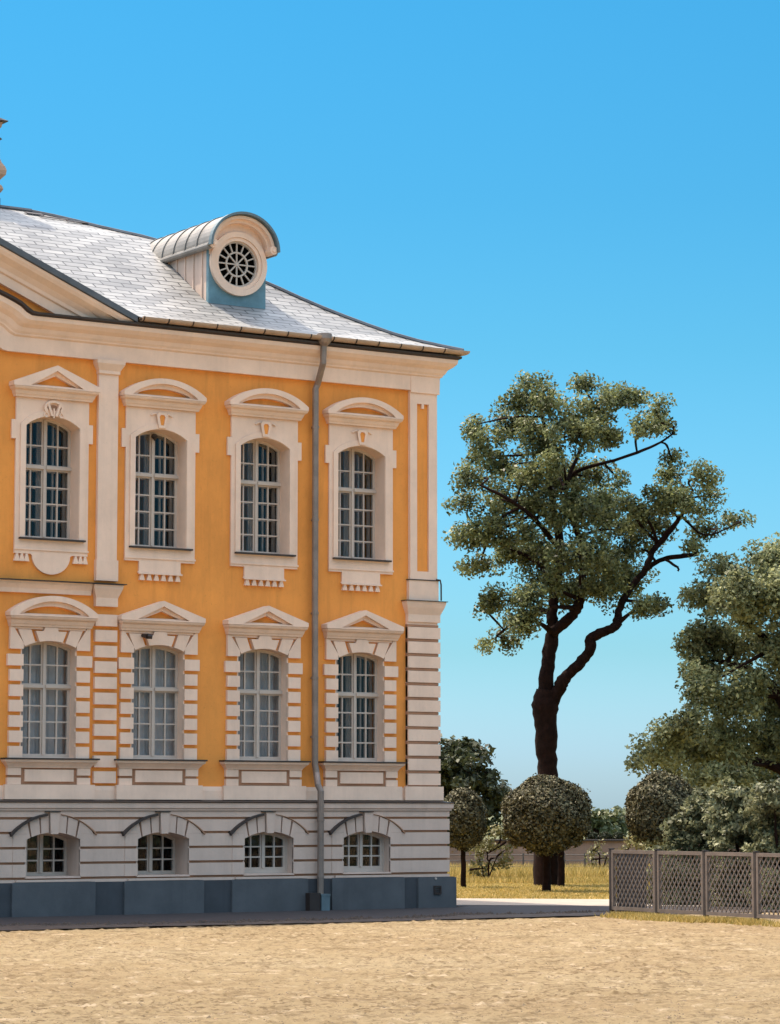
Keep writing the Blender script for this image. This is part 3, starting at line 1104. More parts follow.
def lower_window(i, cx, kind):
    half, z0, spring, apex = .475, 2.52, 4.28, 4.385
    yf = YT + .22
    bm = bmesh.new()
    sash(bm, cx, half + .008, z0, spring, apex + .008, yf, 3.66, 4, 2)
    w = obj('window', bm, 'frame', palace)
    bm = bmesh.new()
    plate(bm, [arched(cx, half - .02, z0 + .03, spring, apex - .02)], yf + .02, yf + .026)
    obj('pane', bm, 'glass', w)
    if i == 3:
        bm = bmesh.new()
        curtain_or_dark_sheet(bm, cx - .62, cx + .70, z0 - .1, 4.5, yf + .5, 5)
        obj('curtain', bm, 'dark_room', w)  # black sheet painting the dark room behind the glass
    if i < 3:
        bm = bmesh.new()
        curtain_or_dark_sheet(bm, cx - .60, cx + (.10, .66, .05)[i], z0 - .1, 4.5, yf + .13, (4, 7, 3)[i], .012)
        if i != 1:
            curtain_or_dark_sheet(bm, cx + (.08, 0, .04)[i], cx + .68, z0 - .1, 4.5, yf + .17, (3, 0, 5)[i], .016)
        obj('curtain', bm, 'curtain', w)
    else:
        bm = bmesh.new()
        sash(bm, cx, half + .008, z0, spring, apex + .008, yf + .17, 3.66, 4, 2, .04)
        obj('inner_sash', bm, 'frame', w)
    # reveal lining
    bm = bmesh.new()
    plate(bm, [arched(cx, half + .03, z0 - .03, spring, apex + .03), arched(cx, half, z0, spring, apex)], YT + .041, YT + .27)
    obj('reveal', bm, 'cream', w)
    # surround: stacked blocks and voussoirs
    bm = bmesh.new()
    hb = .715
    z = 2.51
    k = 0
    while k < 7:
        zz0 = 2.51 + .2445 * k
        ww = hb + (.04 if k == 6 else 0)
        for s in (-1, 1):
            a, b_ = cx + s * half, cx + s * ww
            box(bm, min(a, b_), max(a, b_), YT - .02, YW + .01, zz0, zz0 + .185)
        k += 1
    zt = 4.60
    zs = 4.245
    for s in (-1, 1):
        plate(bm, [[(cx + s * half, zs), (cx + s * hb, zs), (cx + s * hb, zt), (cx + s * .655, zt), (cx + s * .645, 4.58), (cx + s * half, arc_z(half, half, spring, apex) + .055)]], YT - .02, YW + .01)
        plate(bm, [[(cx + s * x_, arc_z(x_, half, spring, apex)) for x_ in (.455, .40, .33, .27)] + [(cx + s * .345, 4.56), (cx + s * .575, 4.56)]], YT - .02, YW + .01)
    cb = [(cx + x_, arc_z(abs(x_), half, spring, apex)) for x_ in (-.205, -.1, 0, .1, .205)]
    plate(bm, [cb + [(cx + .275, 4.54), (cx + .13, 4.54), (cx + .11, 4.60), (cx - .11, 4.60), (cx - .13, 4.54), (cx - .275, 4.54)]], YT - .045, YW + .01)
    plate(bm, [rect(cx - .654, cx + .654, 4.565, 4.602)] if False else [rect(cx - .64, cx - .132, 4.568, 4.602)], YT - .01, YW + .01)
    plate(bm, [rect(cx + .132, cx + .64, 4.568, 4.602)], YT - .01, YW + .01)
    # inner arch strip so that the joints stop on a cream edge
    plate(bm, [arched(cx, half + .025, 4.2, spring + .005, apex + .03), arched(cx, half - .0, 4.19, spring, apex)] if False else [[(cx - half, 4.2455), (cx - half, 4.2475), (cx - half + .001, 4.2475)]], YT, YT + .01)
    obj('surround', bm, 'cream', w)
    bm = bmesh.new()
    bmt = bmesh.new()
    entab(bm, cx, .725, .775, 4.605, 4.765)
    pediment(bm, bmt, cx, .785, 4.77, 5.105, kind)
    obj('pediment', bm, 'cream', w)
    obj('pediment_field', bmt, 'ochre', w)
    # sill and pedestal
    bm = bmesh.new()
    box(bm, cx - .835, cx + .845, YT - .15, YT + .30, 2.482, 2.508)
    obj('sill', bm, 'flash', w)
    bm = bmesh.new()
    sts = []
    for p, z in ((0, 2.352), (.012, 2.375), (.05, 2.42), (.085, 2.45), (.09, 2.481)):
        sts.append([(cx - .735 - p, YW, z), (cx - .735 - p, YT - .04 - p, z), (cx + .735 + p, YT - .04 - p, z), (cx + .735 + p, YW, z)])
    sweep(bm, sts)
    for s in (-1, 1):
        a, b_ = cx + s * .50, cx + s * .735
        box(bm, min(a, b_), max(a, b_), YT - .03, YW + .01, 2.235, 2.35)
        box(bm, min(a, b_), max(a, b_), YT - .03, YW + .01, 2.087, 2.195)
    box(bm, cx - .435, cx + .435, YT - .03, YW + .01, 2.135, 2.325)
    obj('pedestal', bm, 'cream', w)
    bm = bmesh.new()
    box(bm, cx - .72, cx + .72, YT + .0, YW + .005, 2.088, 2.349)
    obj('pedestal_joint', bm, 'groove', w)
    if i == 1:
        bm = bmesh.new()
        tube(bm, [(cx - .33, YT - .03, 4.53), (cx - .30, YT - .16, 4.515)], [.03, .045], 10)
        tube(bm, [(cx - .30, YT - .16, 4.515), (cx - .24, YT - .2, 4.505)], [.045, .04], 10)
        obj('security_camera', bm, 'flash', w)
    return w


def basement_window(i, cx):
    half, z0, spring, apex = .475, .63, 1.215, 1.325
    yf = deep[i]
    bm = bmesh.new()
    if i < 2:
        sash(bm, cx, half + .01, z0, spring, apex + .01, yf, None, 0, 3)
    else:
        sash(bm, cx - .008, half - .018, z0 + .04, spring, apex - .0, yf, None, 0, 3)
        plate(bm, [arched(cx, half + .012, z0, spring, apex + .012), arched(cx - .008, half - .020, z0 + .042, spring, apex - .003)], yf - .01, yf + .052)
    w = obj('window', bm, 'frame', palace)
    bm = bmesh.new()
    plate(bm, [arched(cx, half - .03, z0 + .05, spring, apex - .03)], yf + .022, yf + .028)
    obj('pane', bm, 'glass', w)
    bm = bmesh.new()
    curtain_or_dark_sheet(bm, cx - .9, cx + 1.0, z0 - .2, 1.6, yf + .6, 4)
    obj('curtain', bm, 'dark_room', w)  # black sheet in place of the unlit basement interior
    bm = bmesh.new()
    plate(bm, [arched(cx, half + .013, .602, spring, apex + .013), arched(cx, half, z0, spring, apex)], .012, yf + .05)
    obj('reveal', bm, 'cream_low', w)
    # voussoirs and keystone
    bm = bmesh.new()
    def az(x_): return arc_z(x_, half, spring, apex)
    def hz(x_): return arc_z(x_, hood_h, hood_s, hood_a)
    for s in (-1, 1):
        for (a0, a1, b0, b1) in ((.09, .235, .085, .215), (.26, .43, .24, .385)):
            n = 4
            lo = [(cx + s * (b0 + (b1 - b0) * k / n), az(b0 + (b1 - b0) * k / n)) for k in range(n + 1)]
            hi = [(cx + s * (a0 + (a1 - a0) * k / n), hz(a0 + (a1 - a0) * k / n)) for k in range(n + 1)]
            plate(bm, [lo + hi[::-1]], -.012, .033)
        lo = [(cx + s * x_, az(x_)) for x_ in (.412, .445, .475)]
        hi = [(cx + s * x_, hz(x_)) for x_ in (.465, .55, .62, .70)]
        plate(bm, [lo + [(cx + s * .4755, 1.305), (cx + s * .70, 1.305)] + hi[::-1]], -.012, .033) if False else plate(bm, [lo + [(cx + s * .476, 1.302), (cx + s * .705, 1.302)] + [(cx + s * x_, hz(x_)) for x_ in (.68, .62, .55, .465)]], -.012, .033)
        for (z0_, z1_) in ((.62, .82), (.86, 1.06), (1.10, 1.299)):
            a, b_ = cx + s * .4755, cx + s * .71
            box(bm, min(a, b_), max(a, b_), -.012, -.001, z0_, z1_)
    plate(bm, [[(cx - .062, 1.30), (cx + .062, 1.30), (cx + .085, 1.645), (cx - .085, 1.645)]], -.055, .033)
    obj('surround', bm, 'cream_low', w)
    # dark covered hood line
    bm = bmesh.new()
    o_ = arc_pts(hood_h + .042, hood_s + .0, hood_a + .02, 26, cx)
    i_ = arc_pts(hood_h + .03, hood_s - .03, hood_a + .005, 26, cx)
    right = [p for p in o_ if p[0] > cx + .086]
    righti = [p for p in i_ if p[0] > cx + .086]
    bmr = bmesh.new()
    plate(bmr, [right + [(x_, z_ + .010) for x_, z_ in righti[::-1]]], -.03, .0335)
    obj('hood_mould', bmr, 'groove', w)
    plate(bm, [[(2 * cx - x_, z_ + .012) for x_, z_ in right] + [(2 * cx - x_, z_ - .008) for x_, z_ in righti[::-1]]], -.07, .0335)
    box(bm, cx - .16, cx + .092, -.075, -.001, 1.647, 1.66)
    obj('hood_flashing', bm, 'flash', w)
    bm = bmesh.new()
    box(bm, cx - .66, cx + .68, -.05, .011, .545, .578)
    box(bm, cx - .49, cx + .49, -.012, yf, .602, .629)
    obj('sill', bm, 'cream_low', w)
    return w


for i, cx in enumerate(BAYS):
    u = upper_window(i, cx, 'tri' if i == 0 else 'seg', shell=(i == 0))
    l = lower_window(i, cx, 'seg' if i == 0 else 'tri')
    b_ = basement_window(i, cx + .02)
    if i == 0:
        u['label'] = 'tall upper window under a triangular pediment with a shell ornament'
        l['label'] = 'ground floor window with grey curtains under a rounded pediment'
    if i == 3:
        l['label'] = 'dark curtainless ground floor window under a triangular pediment'

# ------------------------------------------------------------------ GROUND
def sheet(name, pts, z, mat, kind='structure', sub=0):
    bm = bmesh.new()
    bm.faces.new([bm.verts.new((p[0], p[1], z)) for p in pts])
    o = obj(name, bm, mat)
    if o.data.polygons[0].normal.z < 0:
        o.data.flip_normals()
    o['kind'] = kind
    return o


sheet('ground', [(-1500, -1500), (1500, -1500), (1500, 1500), (-1500, 1500)], -.07, 'field')
lw_ = [gnd(x_, y_) for x_, y_ in ((300, 898.4), (1100, 905.5), (1500, 870.5), (300, 870.5))]
sheet('lawn', [(p.x, p.y) for p in lw_], -.010, 'lawn')
gA = gnd(380, 898.2)
gB = gnd(612, 899.6)
dirv = (gB - gA).normalized()
far_r = gB + dirv * 60
sheet('courtyard', [(-70, -70), (60, -70), (60, -40), (far_r.x, far_r.y), (gB.x, gB.y), (gA.x, gA.y), (gA.x - 3.5, gA.y + 1.9), (-70, 12)], -.045, 'sand')
# uneven trodden surface of the yard, real relief of a few centimetres
def fractal_field(n0, n1, step, lo, hi, beta, seed):
    rg = np.random.default_rng(seed)
    w_ = np.fft.rfft2(rg.normal(0, 1, (n0, n1)))
    k0 = np.fft.fftfreq(n0, step)[:, None]
    k1 = np.fft.rfftfreq(n1, step)[None]
    k_ = np.hypot(k0, k1) + 1e-6
    w_ *= k_ ** (-beta) * (k_ > 1 / hi) * (k_ < 1 / lo)
    f_ = np.fft.irfft2(w_, (n0, n1))
    return f_ / f_.std()


st_ = .05
ns, ndp = 340, 660
f_ = fractal_field(ns, ndp, st_, .10, .7, .35, 4)
clod = np.clip(fractal_field(ns, ndp, st_, .10, .35, .2, 5) - 1.1, 0, 3)
msk = np.clip(fractal_field(ns, ndp, st_, .8, 6, 1.2, 6) * .6 + .45, 0, 1.3)
hgt = .0075 * f_ + .020 * clod * msk
ss = (np.arange(ns) - ns / 2) * st_
dd = 15.0 + np.arange(ndp) * st_
fade = np.minimum(1, np.minimum(np.minimum(np.arange(ns), np.arange(ns)[::-1])[:, None], np.minimum(np.arange(ndp), np.arange(ndp)[::-1])[None]) / 12)
X_ = CAM.x + RT.x * ss[:, None] + FW.x * dd[None]
Y_ = CAM.y + RT.y * ss[:, None] + FW.y * dd[None]
fade = fade * np.clip((-4.40 - Y_) / .5, 0, 1)
Z_ = np.clip(hgt - .004, -.035, .03) * fade - .04 * (1 - fade)
idx = np.arange(ns * ndp).reshape(ns, ndp)
q_ = np.stack([idx[:-1, :-1], idx[1:, :-1], idx[1:, 1:], idx[:-1, 1:]], -1).reshape(-1, 4)
keep = (Y_[:-1, :-1] < -4.45).reshape(-1)
q_ = q_[keep]
me = bpy.data.meshes.new('trodden_sand')
me.from_pydata(np.stack([X_, Y_, Z_], -1).reshape(-1, 3).tolist(), [], q_.tolist())
o = link('trodden_sand', me, 'sand', smooth=True)
if o.data.polygons[0].normal.z < 0:
    o.data.flip_normals()
o['kind'] = 'structure'

# walk beside the wall, ragged outer edge
rs = random.Random(3)
edge = []
x = 8.5
ctrl = [(-70, -3.4), (-10.0, -2.9), (-7.2, -3.7), (-3.5, -3.6), (-1.78, -3.0), (.4, -3.3), (2.0, -3.4), (9, -3.6)]
def ctrl_y(x):
    for (a, ya), (b, yb) in zip(ctrl, ctrl[1:]):
        if x <= b:
            return ya + (yb - ya) * (x - a) / (b - a)
    return ctrl[-1][1]
while x > -30:
    edge.append((x, ctrl_y(x) + rs.uniform(-.22, .22)))
    x -= rs.uniform(.12, .4)
walk = [(-60, -3.3), (-60, -.02), (.3, -.02), (.3, 2.2), (8.5, 2.2)] + edge
sheet('pavement', walk, .004, 'paving')
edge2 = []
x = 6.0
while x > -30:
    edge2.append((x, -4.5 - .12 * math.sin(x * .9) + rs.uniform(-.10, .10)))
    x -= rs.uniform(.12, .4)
sheet('earth_strip', [(-60, -4.5), (-60, -2.6), (6, -2.6)] + edge2, .002, 'soil')  # dark strip over the sand, painting the building's cast shadow deeper
e2 = [gnd(x_, 905.2 + .006 * (x_ - 455)) for x_ in (380, 455, 520, 612, 760, 900)]
e1 = [gnd(x_, 898.6 + .006 * (x_ - 440)) for x_ in (900, 760, 612, 520, 455, 380)]
sheet('path', [(p.x, p.y) for p in e2] + [(p.x, p.y) for p in e1], .008, 'path')

# low rubble edge along the walk: small dark clods, many and uncountable
def pebbles(name, pos, size, mat):
    n = len(pos)
    base = np.array([(1, 0, 0), (0, 1, 0), (-1, 0, 0), (0, -1, 0), (0, 0, .7)], float)
    v = base[None] * size[:, None, None] * RNG.uniform(.6, 1.3, (n, 5, 3))
    ang = RNG.uniform(0, 6.28, n)
    c, s = np.cos(ang)[:, None], np.sin(ang)[:, None]
    vx = v[:, :, 0] * c - v[:, :, 1] * s
    vy = v[:, :, 0] * s + v[:, :, 1] * c
    v = np.stack([vx, vy, v[:, :, 2]], 2) + pos[:, None, :]
    f = np.array([(0, 1, 4), (1, 2, 4), (2, 3, 4), (3, 0, 4)])
    fa = (f[None] + (np.arange(n) * 5)[:, None, None]).reshape(-1, 3)
    me = bpy.data.meshes.new(name)
    me.from_pydata(v.reshape(-1, 3).tolist(), [], fa.tolist())
    return link(name, me, mat)


P = []
for _ in range(9000):
    px_, py_ = random.uniform(-60, 840), 918 + 112 * random.random() ** 1.0
    g = gnd(px_, py_)
    if g.y < -3.6:
        P.append((g.x, g.y, -.006))
P = np.array(P)
o = pebbles('pebbles', P, RNG.uniform(.004, .014, len(P)) * np.where(RNG.random(len(P)) > .985, 2.2, 1), 'pebble')
o['kind'] = 'stuff'
Q = []
for (x, y) in edge:
    for _ in range(14):
        Q.append((x + rs.gauss(0, .12), y - .05 + rs.gauss(0, .07), 0))
Q = np.array(Q)
o = pebbles('rubble', Q, RNG.uniform(.02, .06, len(Q)), 'soil')
o['kind'] = 'stuff'


# ------------------------------------------------------------------ FOLIAGE
def leaf_mesh(name, pos, nrm, size, mat, tint=None, aspect=.6, rnd=.9):
    n = len(pos)
    nrm = nrm + RNG.normal(0, rnd, (n, 3))
    nrm /= np.linalg.norm(nrm, axis=1, keepdims=True) + 1e-9
    a = RNG.normal(0, 1, (n, 3))
    a -= nrm * (a * nrm).sum(1, keepdims=True)
    a /= np.linalg.norm(a, axis=1, keepdims=True) + 1e-9
    b = np.cross(nrm, a)
    s = (size * RNG.uniform(.65, 1.35, n))[:, None]
    v = np.stack([pos - a * s * .5, pos + b * s * aspect * .5 + nrm * s * .12, pos + a * s * .55, pos - b * s * aspect * .5 + nrm * s * .12], 1)
    me = bpy.data.meshes.new(name)
    me.vertices.add(4 * n)
    me.vertices.foreach_set('co', v.reshape(-1).astype(np.float32))
    me.loops.add(4 * n)
    me.loops.foreach_set('vertex_index', np.arange(4 * n, dtype=np.int32))
    me.polygons.add(n)
    me.polygons.foreach_set('loop_start', np.arange(0, 4 * n, 4, dtype=np.int32))
    me.polygons.foreach_set('loop_total', np.full(n, 4, dtype=np.int32))
    me.update()
    me.validate()
    at_ = me.attributes.new('tint', 'FLOAT', 'FACE')
    if tint is None:
        tint = RNG.uniform(0, 1, n)
    at_.data.foreach_set('value', np.clip(tint, 0, 1).astype(np.float32))
    return link(name, me, mat)


def clump_leaves(name, centres, outs, per, spread, size, mat, flat=.6):
    """leaf sprays round clump centres"""
    n = len(centres)
    cen = np.repeat(np.array(centres), per, 0)
    out = np.repeat(np.array(outs), per, 0)
    off = RNG.normal(0, 1, (n * per, 3))
    off /= np.linalg.norm(off, axis=1, keepdims=True)
    off *= (RNG.random((n * per, 1)) ** .45) * spread
    off[:, 2] *= flat
    ct = np.repeat(RNG.uniform(-.25, .25, n), per)
    t = .5 + ct + RNG.normal(0, .22, n * per)
    return leaf_mesh(name, cen + off, out * .7 + np.array([0, 0, .6]), size, mat, t)


def smooth_path(pts, radii, n=5, jit=0.0, rg=None):
    P_, R_ = [], []
    k = len(pts)
    for i in range(k - 1):
        p0, p1, p2, p3 = pts[max(i - 1, 0)], pts[i], pts[i + 1], pts[min(i + 2, k - 1)]
        for j in range(n):
            t = j / n
            q = .5 * ((2 * p1) + (p2 - p0) * t + (2 * p0 - 5 * p1 + 4 * p2 - p3) * t * t + (3 * p1 - p0 - 3 * p2 + p3) * t ** 3)
            if jit and rg:
                q = q + Vector((rg.gauss(0, jit), rg.gauss(0, jit), 0))
            P_.append(q)
            R_.append(radii[i] + (radii[i + 1] - radii[i]) * t)
    P_.append(pts[-1])
    R_.append(radii[-1])
    return P_, R_


def tree_from_lobes(name, label, cat, base_px, depth, limbs, lobes, leaf, per, clumps_k, spread, size, group=None, seed=1, dspread=1.0, shell=.45, twig=.012, core=None, flat=.65, grow=1.0, loose=.0):
    """limbs: lists of (px,py,radius_m,depth_offset); lobes: (px,py,rx,ry[,ddepth]) in picture measure at the tree's own distance"""
    rg = random.Random(seed)
    g = at(base_px[0], base_px[1], depth)
    root = empty(name, (g.x, g.y, 0), label, cat, group)
    bm = bmesh.new()
    nodes = []
    for L in limbs:
        pts = [at(a[0], a[1], depth + a[3]) for a in L]
        if L is limbs[0]:
            pts[0].z = -.15
        P_, R_ = smooth_path(pts, [a[2] for a in L], 5, .012 if L[0][2] > .1 else .01, rg)
        ph1, ph2 = rg.uniform(0, 6), rg.uniform(0, 6)
        R_ = [r * (1 + .05 * math.sin(i * .9 + ph1) + .05 * math.sin(i * .37 + ph2) + rg.uniform(-.02, .02)) for i, r in enumerate(R_)]
        tube(bm, P_, R_, 10)
        nodes += [(p, r) for p, r in zip(P_, R_) if r < .25]
    sc = depth / (F_PX / math.cos(PITCH))
    cen, outs = [], []
    for lb in lobes:
        px_, py_, rx, ry = lb[:4]
        dd = lb[4] if len(lb) > 4 else rg.uniform(-1, 1) * dspread
        c = at(px_, py_, depth + dd)
        rx, rz = rx * sc * grow, ry * sc * grow
        ry_ = .8 * (rx + rz) / 1.6
        if nodes:
            p, r = min(nodes, key=lambda q: (q[0] - c).length + .3 * max(0, q[0].z - c.z))
            mid = (p + c) / 2 + Vector((rg.gauss(0, .1), rg.gauss(0, .1), rg.uniform(-.05, .12)))
            P_, R_ = smooth_path([p, mid, c], [min(r * .6, .05 + .02 * (c - p).length), .03, twig], 4)
            tube(bm, P_, R_, 6)
            loc_nodes = list(P_)
        n = max(3, int(clumps_k * (rx * rz + rx * ry_ + rz * ry_)))
        for _ in range(n):
            d = Vector((rg.gauss(0, 1), rg.gauss(0, 1), rg.gauss(0, 1))).normalized()
            rad = shell + (1 - shell) * rg.random() ** .7
            if rg.random() < loose:
                rad *= rg.uniform(1.0, 1.45)
            off = RT * (d.x * rx * rad) + FW * (d.y * ry_ * rad) + Vector((0, 0, d.z * rz * rad))
            q = c + off
            cen.append(q)
            dn = (RT * d.x + FW * d.y + Vector((0, 0, d.z)))
            outs.append(dn)
            if nodes and rg.random() < .7:
                p = min(loc_nodes, key=lambda w_: (w_ - q).length)
                mid = (p + q) / 2 + Vector((rg.gauss(0, .05), rg.gauss(0, .05), rg.gauss(0, .05)))
                tube(bm, [p, mid, q], [twig, twig * .8, twig * .45], 4, cap=False)
    tr = obj('trunk', bm, 'bark', None, smooth=True)
    at_world(tr, root)
    cr = clump_leaves('crown', [tuple(c) for c in cen], [tuple(o_) for o_ in outs], per, spread, size, leaf, flat)
    at_world(cr, root)
    return root


# the old tree
D = 64.4
limbs = [
    [(546, 889, .33, 0), (546, 850, .27, 0), (547, 800, .25, 0), (547, 760, .24, 0), (546, 730, .255, 0), (545, 705, .275, 0), (547, 690, .25, 0)],
    [(543, 706, .19, 0), (547, 672, .165, 0), (550, 648, .15, .1), (553, 628, .15, .1), (552, 612, .125, .1), (556, 585, .11, .2), (560, 550, .10, .3), (553, 505, .085, .2), (548, 470, .07, 0), (547, 440, .05, 0), (540, 405, .03, 0)],
    [(551, 704, .17, 0), (558, 690, .16, -.1), (565, 678, .13, -.2), (580, 663, .12, -.3), (590, 650, .13, -.4), (591, 639, .12, -.4), (603, 632, .105, -.5), (616, 626, .115, -.5), (619, 611, .085, -.3), (628, 592, .075, -.1), (645, 570, .07, .1), (664, 559, .055, .1), (684, 556, .055, -.5), (699, 554, .035, -.5)],
    [(553, 632, .14, 0), (563, 624, .13, -.1), (575, 612, .115, -.2), (580, 600, .11, -.3), (583, 575, .085, .3), (580, 545, .07, .6), (570, 505, .06, .5), (566, 485, .05, .3), (580, 470, .045, .1), (622, 458, .035, -.2), (655, 445, .03, -.2), (674, 433, .02, -.2)],
    [(645, 570, .07, -.5), (655, 548, .07, -.4), (671, 530, .06, -.3), (681, 515, .045, -.3), (693, 490, .03, -.2)],
    [(556, 585, .08, .2), (540, 565, .06, .6), (515, 550, .045, .9), (490, 540, .03, 1)],
    [(552, 612, .08, .1), (535, 612, .06, .5), (512, 625, .04, .8), (496, 636, .02, 1)],
    [(560, 550, .07, .3), (535, 520, .05, -.6), (510, 500, .04, -1), (480, 485, .02, -1.2)],
    [(566, 485, .05, -.3), (585, 440, .04, .3), (600, 415, .03, .5)],
    [(664, 559, .03, -.5), (676, 566, .028, -.5), (679, 571, .02, -.5)],
    [(681, 515, .03, -.3), (705, 535, .025, -.2), (735, 524, .012, -.2)],
]
lobes = [(533, 385, 14, 12), (522, 402, 22, 16), (552, 402, 26, 16), (582, 386, 16, 12), (590, 408, 26, 18), (618, 400, 22, 13), (640, 398, 20, 9), (655, 408, 16, 9), (662, 424, 20, 8),
         (488, 438, 24, 14), (474, 425, 9, 7), (512, 425, 26, 16), (535, 440, 32, 20), (575, 435, 32, 20), (608, 432, 22, 14), (642, 428, 20, 9),
         (472, 478, 20, 14), (500, 465, 26, 14), (525, 478, 26, 18), (560, 478, 28, 20), (592, 478, 24, 18), (470, 505, 20, 12), (500, 500, 30, 14), (540, 510, 30, 20), (578, 508, 32, 24), (604, 500, 20, 22),
         (462, 542, 22, 13), (490, 535, 26, 14), (512, 555, 30, 18), (480, 565, 20, 12), (545, 555, 30, 22), (580, 555, 32, 24), (610, 565, 28, 22), (600, 585, 30, 22), (632, 585, 26, 18), (655, 602, 14, 9), (640, 606, 20, 10), (575, 590, 22, 16),
         (500, 600, 26, 13), (480, 605, 14, 8), (522, 620, 24, 14), (500, 640, 22, 10), (534, 600, 20, 16), (550, 580, 18, 18),
         (672, 460, 9, 12), (680, 478, 20, 12), (704, 476, 18, 12), (664, 498, 20, 16), (690, 505, 26, 14), (714, 498, 12, 8), (640, 515, 22, 16), (622, 530, 20, 16), (655, 525, 20, 14), (705, 530, 22, 9), (735, 522, 15, 6), (690, 545, 14, 7), (640, 550, 18, 10), (500, 520, 18, 10), (545, 580, 18, 12), (483, 456, 16, 8), (560, 460, 18, 10), (600, 520, 20, 12), (530, 530, 18, 12), (618, 478, 8, 12), (628, 505, 14, 10)]
tree_from_lobes('old_tree', 'tall old tree with a twisted dark forked trunk and open leafy crown beside the palace', 'tree', (546, 886), D, limbs, lobes, 'leaf_big', 100, 21.0, .27, .088, seed=5, dspread=1.6, shell=.12, loose=.28, twig=.009, flat=.9)

# the big tree cut by the right edge
D2 = 63.0
limbs = [[(805, 880, .35, 0), (805, 830, .30, 0), (800, 780, .28, 0), (797, 730, .24, 0), (795, 690, .18, 0), (790, 650, .12, 0), (785, 600, .06, 0)],
         [(800, 780, .16, 0), (770, 765, .10, .4), (740, 760, .07, .8), (700, 755, .045, .9), (665, 752, .02, .9)],
         [(797, 730, .14, 0), (775, 690, .10, .4), (750, 670, .08, .6), (715, 660, .04, .8)],
         [(795, 690, .12, 0), (765, 640, .08, -.4), (735, 610, .05, -.6)],
         [(800, 760, .14, 0), (840, 720, .09, 0), (870, 660, .05, 0)]]
lobes = [(765, 560, 26, 18), (728, 570, 20, 14), (795, 552, 30, 16), (835, 565, 40, 26), (712, 600, 26, 20), (745, 600, 34, 26), (785, 595, 36, 28), (830, 610, 40, 30), (702, 640, 26, 24), (735, 645, 34, 26), (775, 645, 36, 28), (820, 650, 40, 30),
         (694, 668, 20, 16), (700, 690, 24, 18), (735, 695, 34, 26), (775, 700, 34, 26), (820, 700, 40, 30), (690, 722, 22, 16), (670, 735, 22, 12), (652, 752, 22, 11), (638, 760, 10, 6), (690, 750, 30, 18), (728, 740, 34, 22), (765, 745, 34, 22), (810, 745, 36, 24), (672, 772, 22, 10), (720, 775, 30, 12), (870, 690, 50, 60), (865, 620, 40, 40), (760, 782, 24, 9)]
tree_from_lobes('broad_tree', 'broad grey green tree rising behind the shrubs and the lattice fence', 'tree', (805, 880), D2, limbs, lobes, 'leaf_right', 110, 21, .33, .098, grow=1.03, loose=.2, seed=9, dspread=1.4, shell=.1, twig=.009, flat=.9)

# dark tree behind the corner of the palace
D3 = 84.0
limbs = [[(468, 880, .3, 0), (468, 850, .27, 0), (468, 810, .24, 0), (466, 780, .16, 0), (464, 750, .08, 0)]]
lobes = [(455, 752, 18, 14, 0), (474, 755, 16, 14, -.5), (446, 765, 24, 22, 0), (470, 772, 24, 20, -1), (490, 775, 13, 15, -.3), (455, 795, 30, 24, 0), (482, 797, 20, 20, -.8), (498, 792, 8, 12, 0), (496, 808, 11, 14, 0), (470, 820, 26, 18, 0), (487, 822, 14, 12, -.5), (440, 800, 30, 34, .5), (430, 770, 20, 30, 0)]
tree_from_lobes('dark_tree', 'dense dark green tree half hidden behind the corner of the palace', 'tree', (468, 880), D3, limbs, lobes, 'leaf_dark', 80, 9, .36, .17, seed=4, dspread=.8, shell=.3)


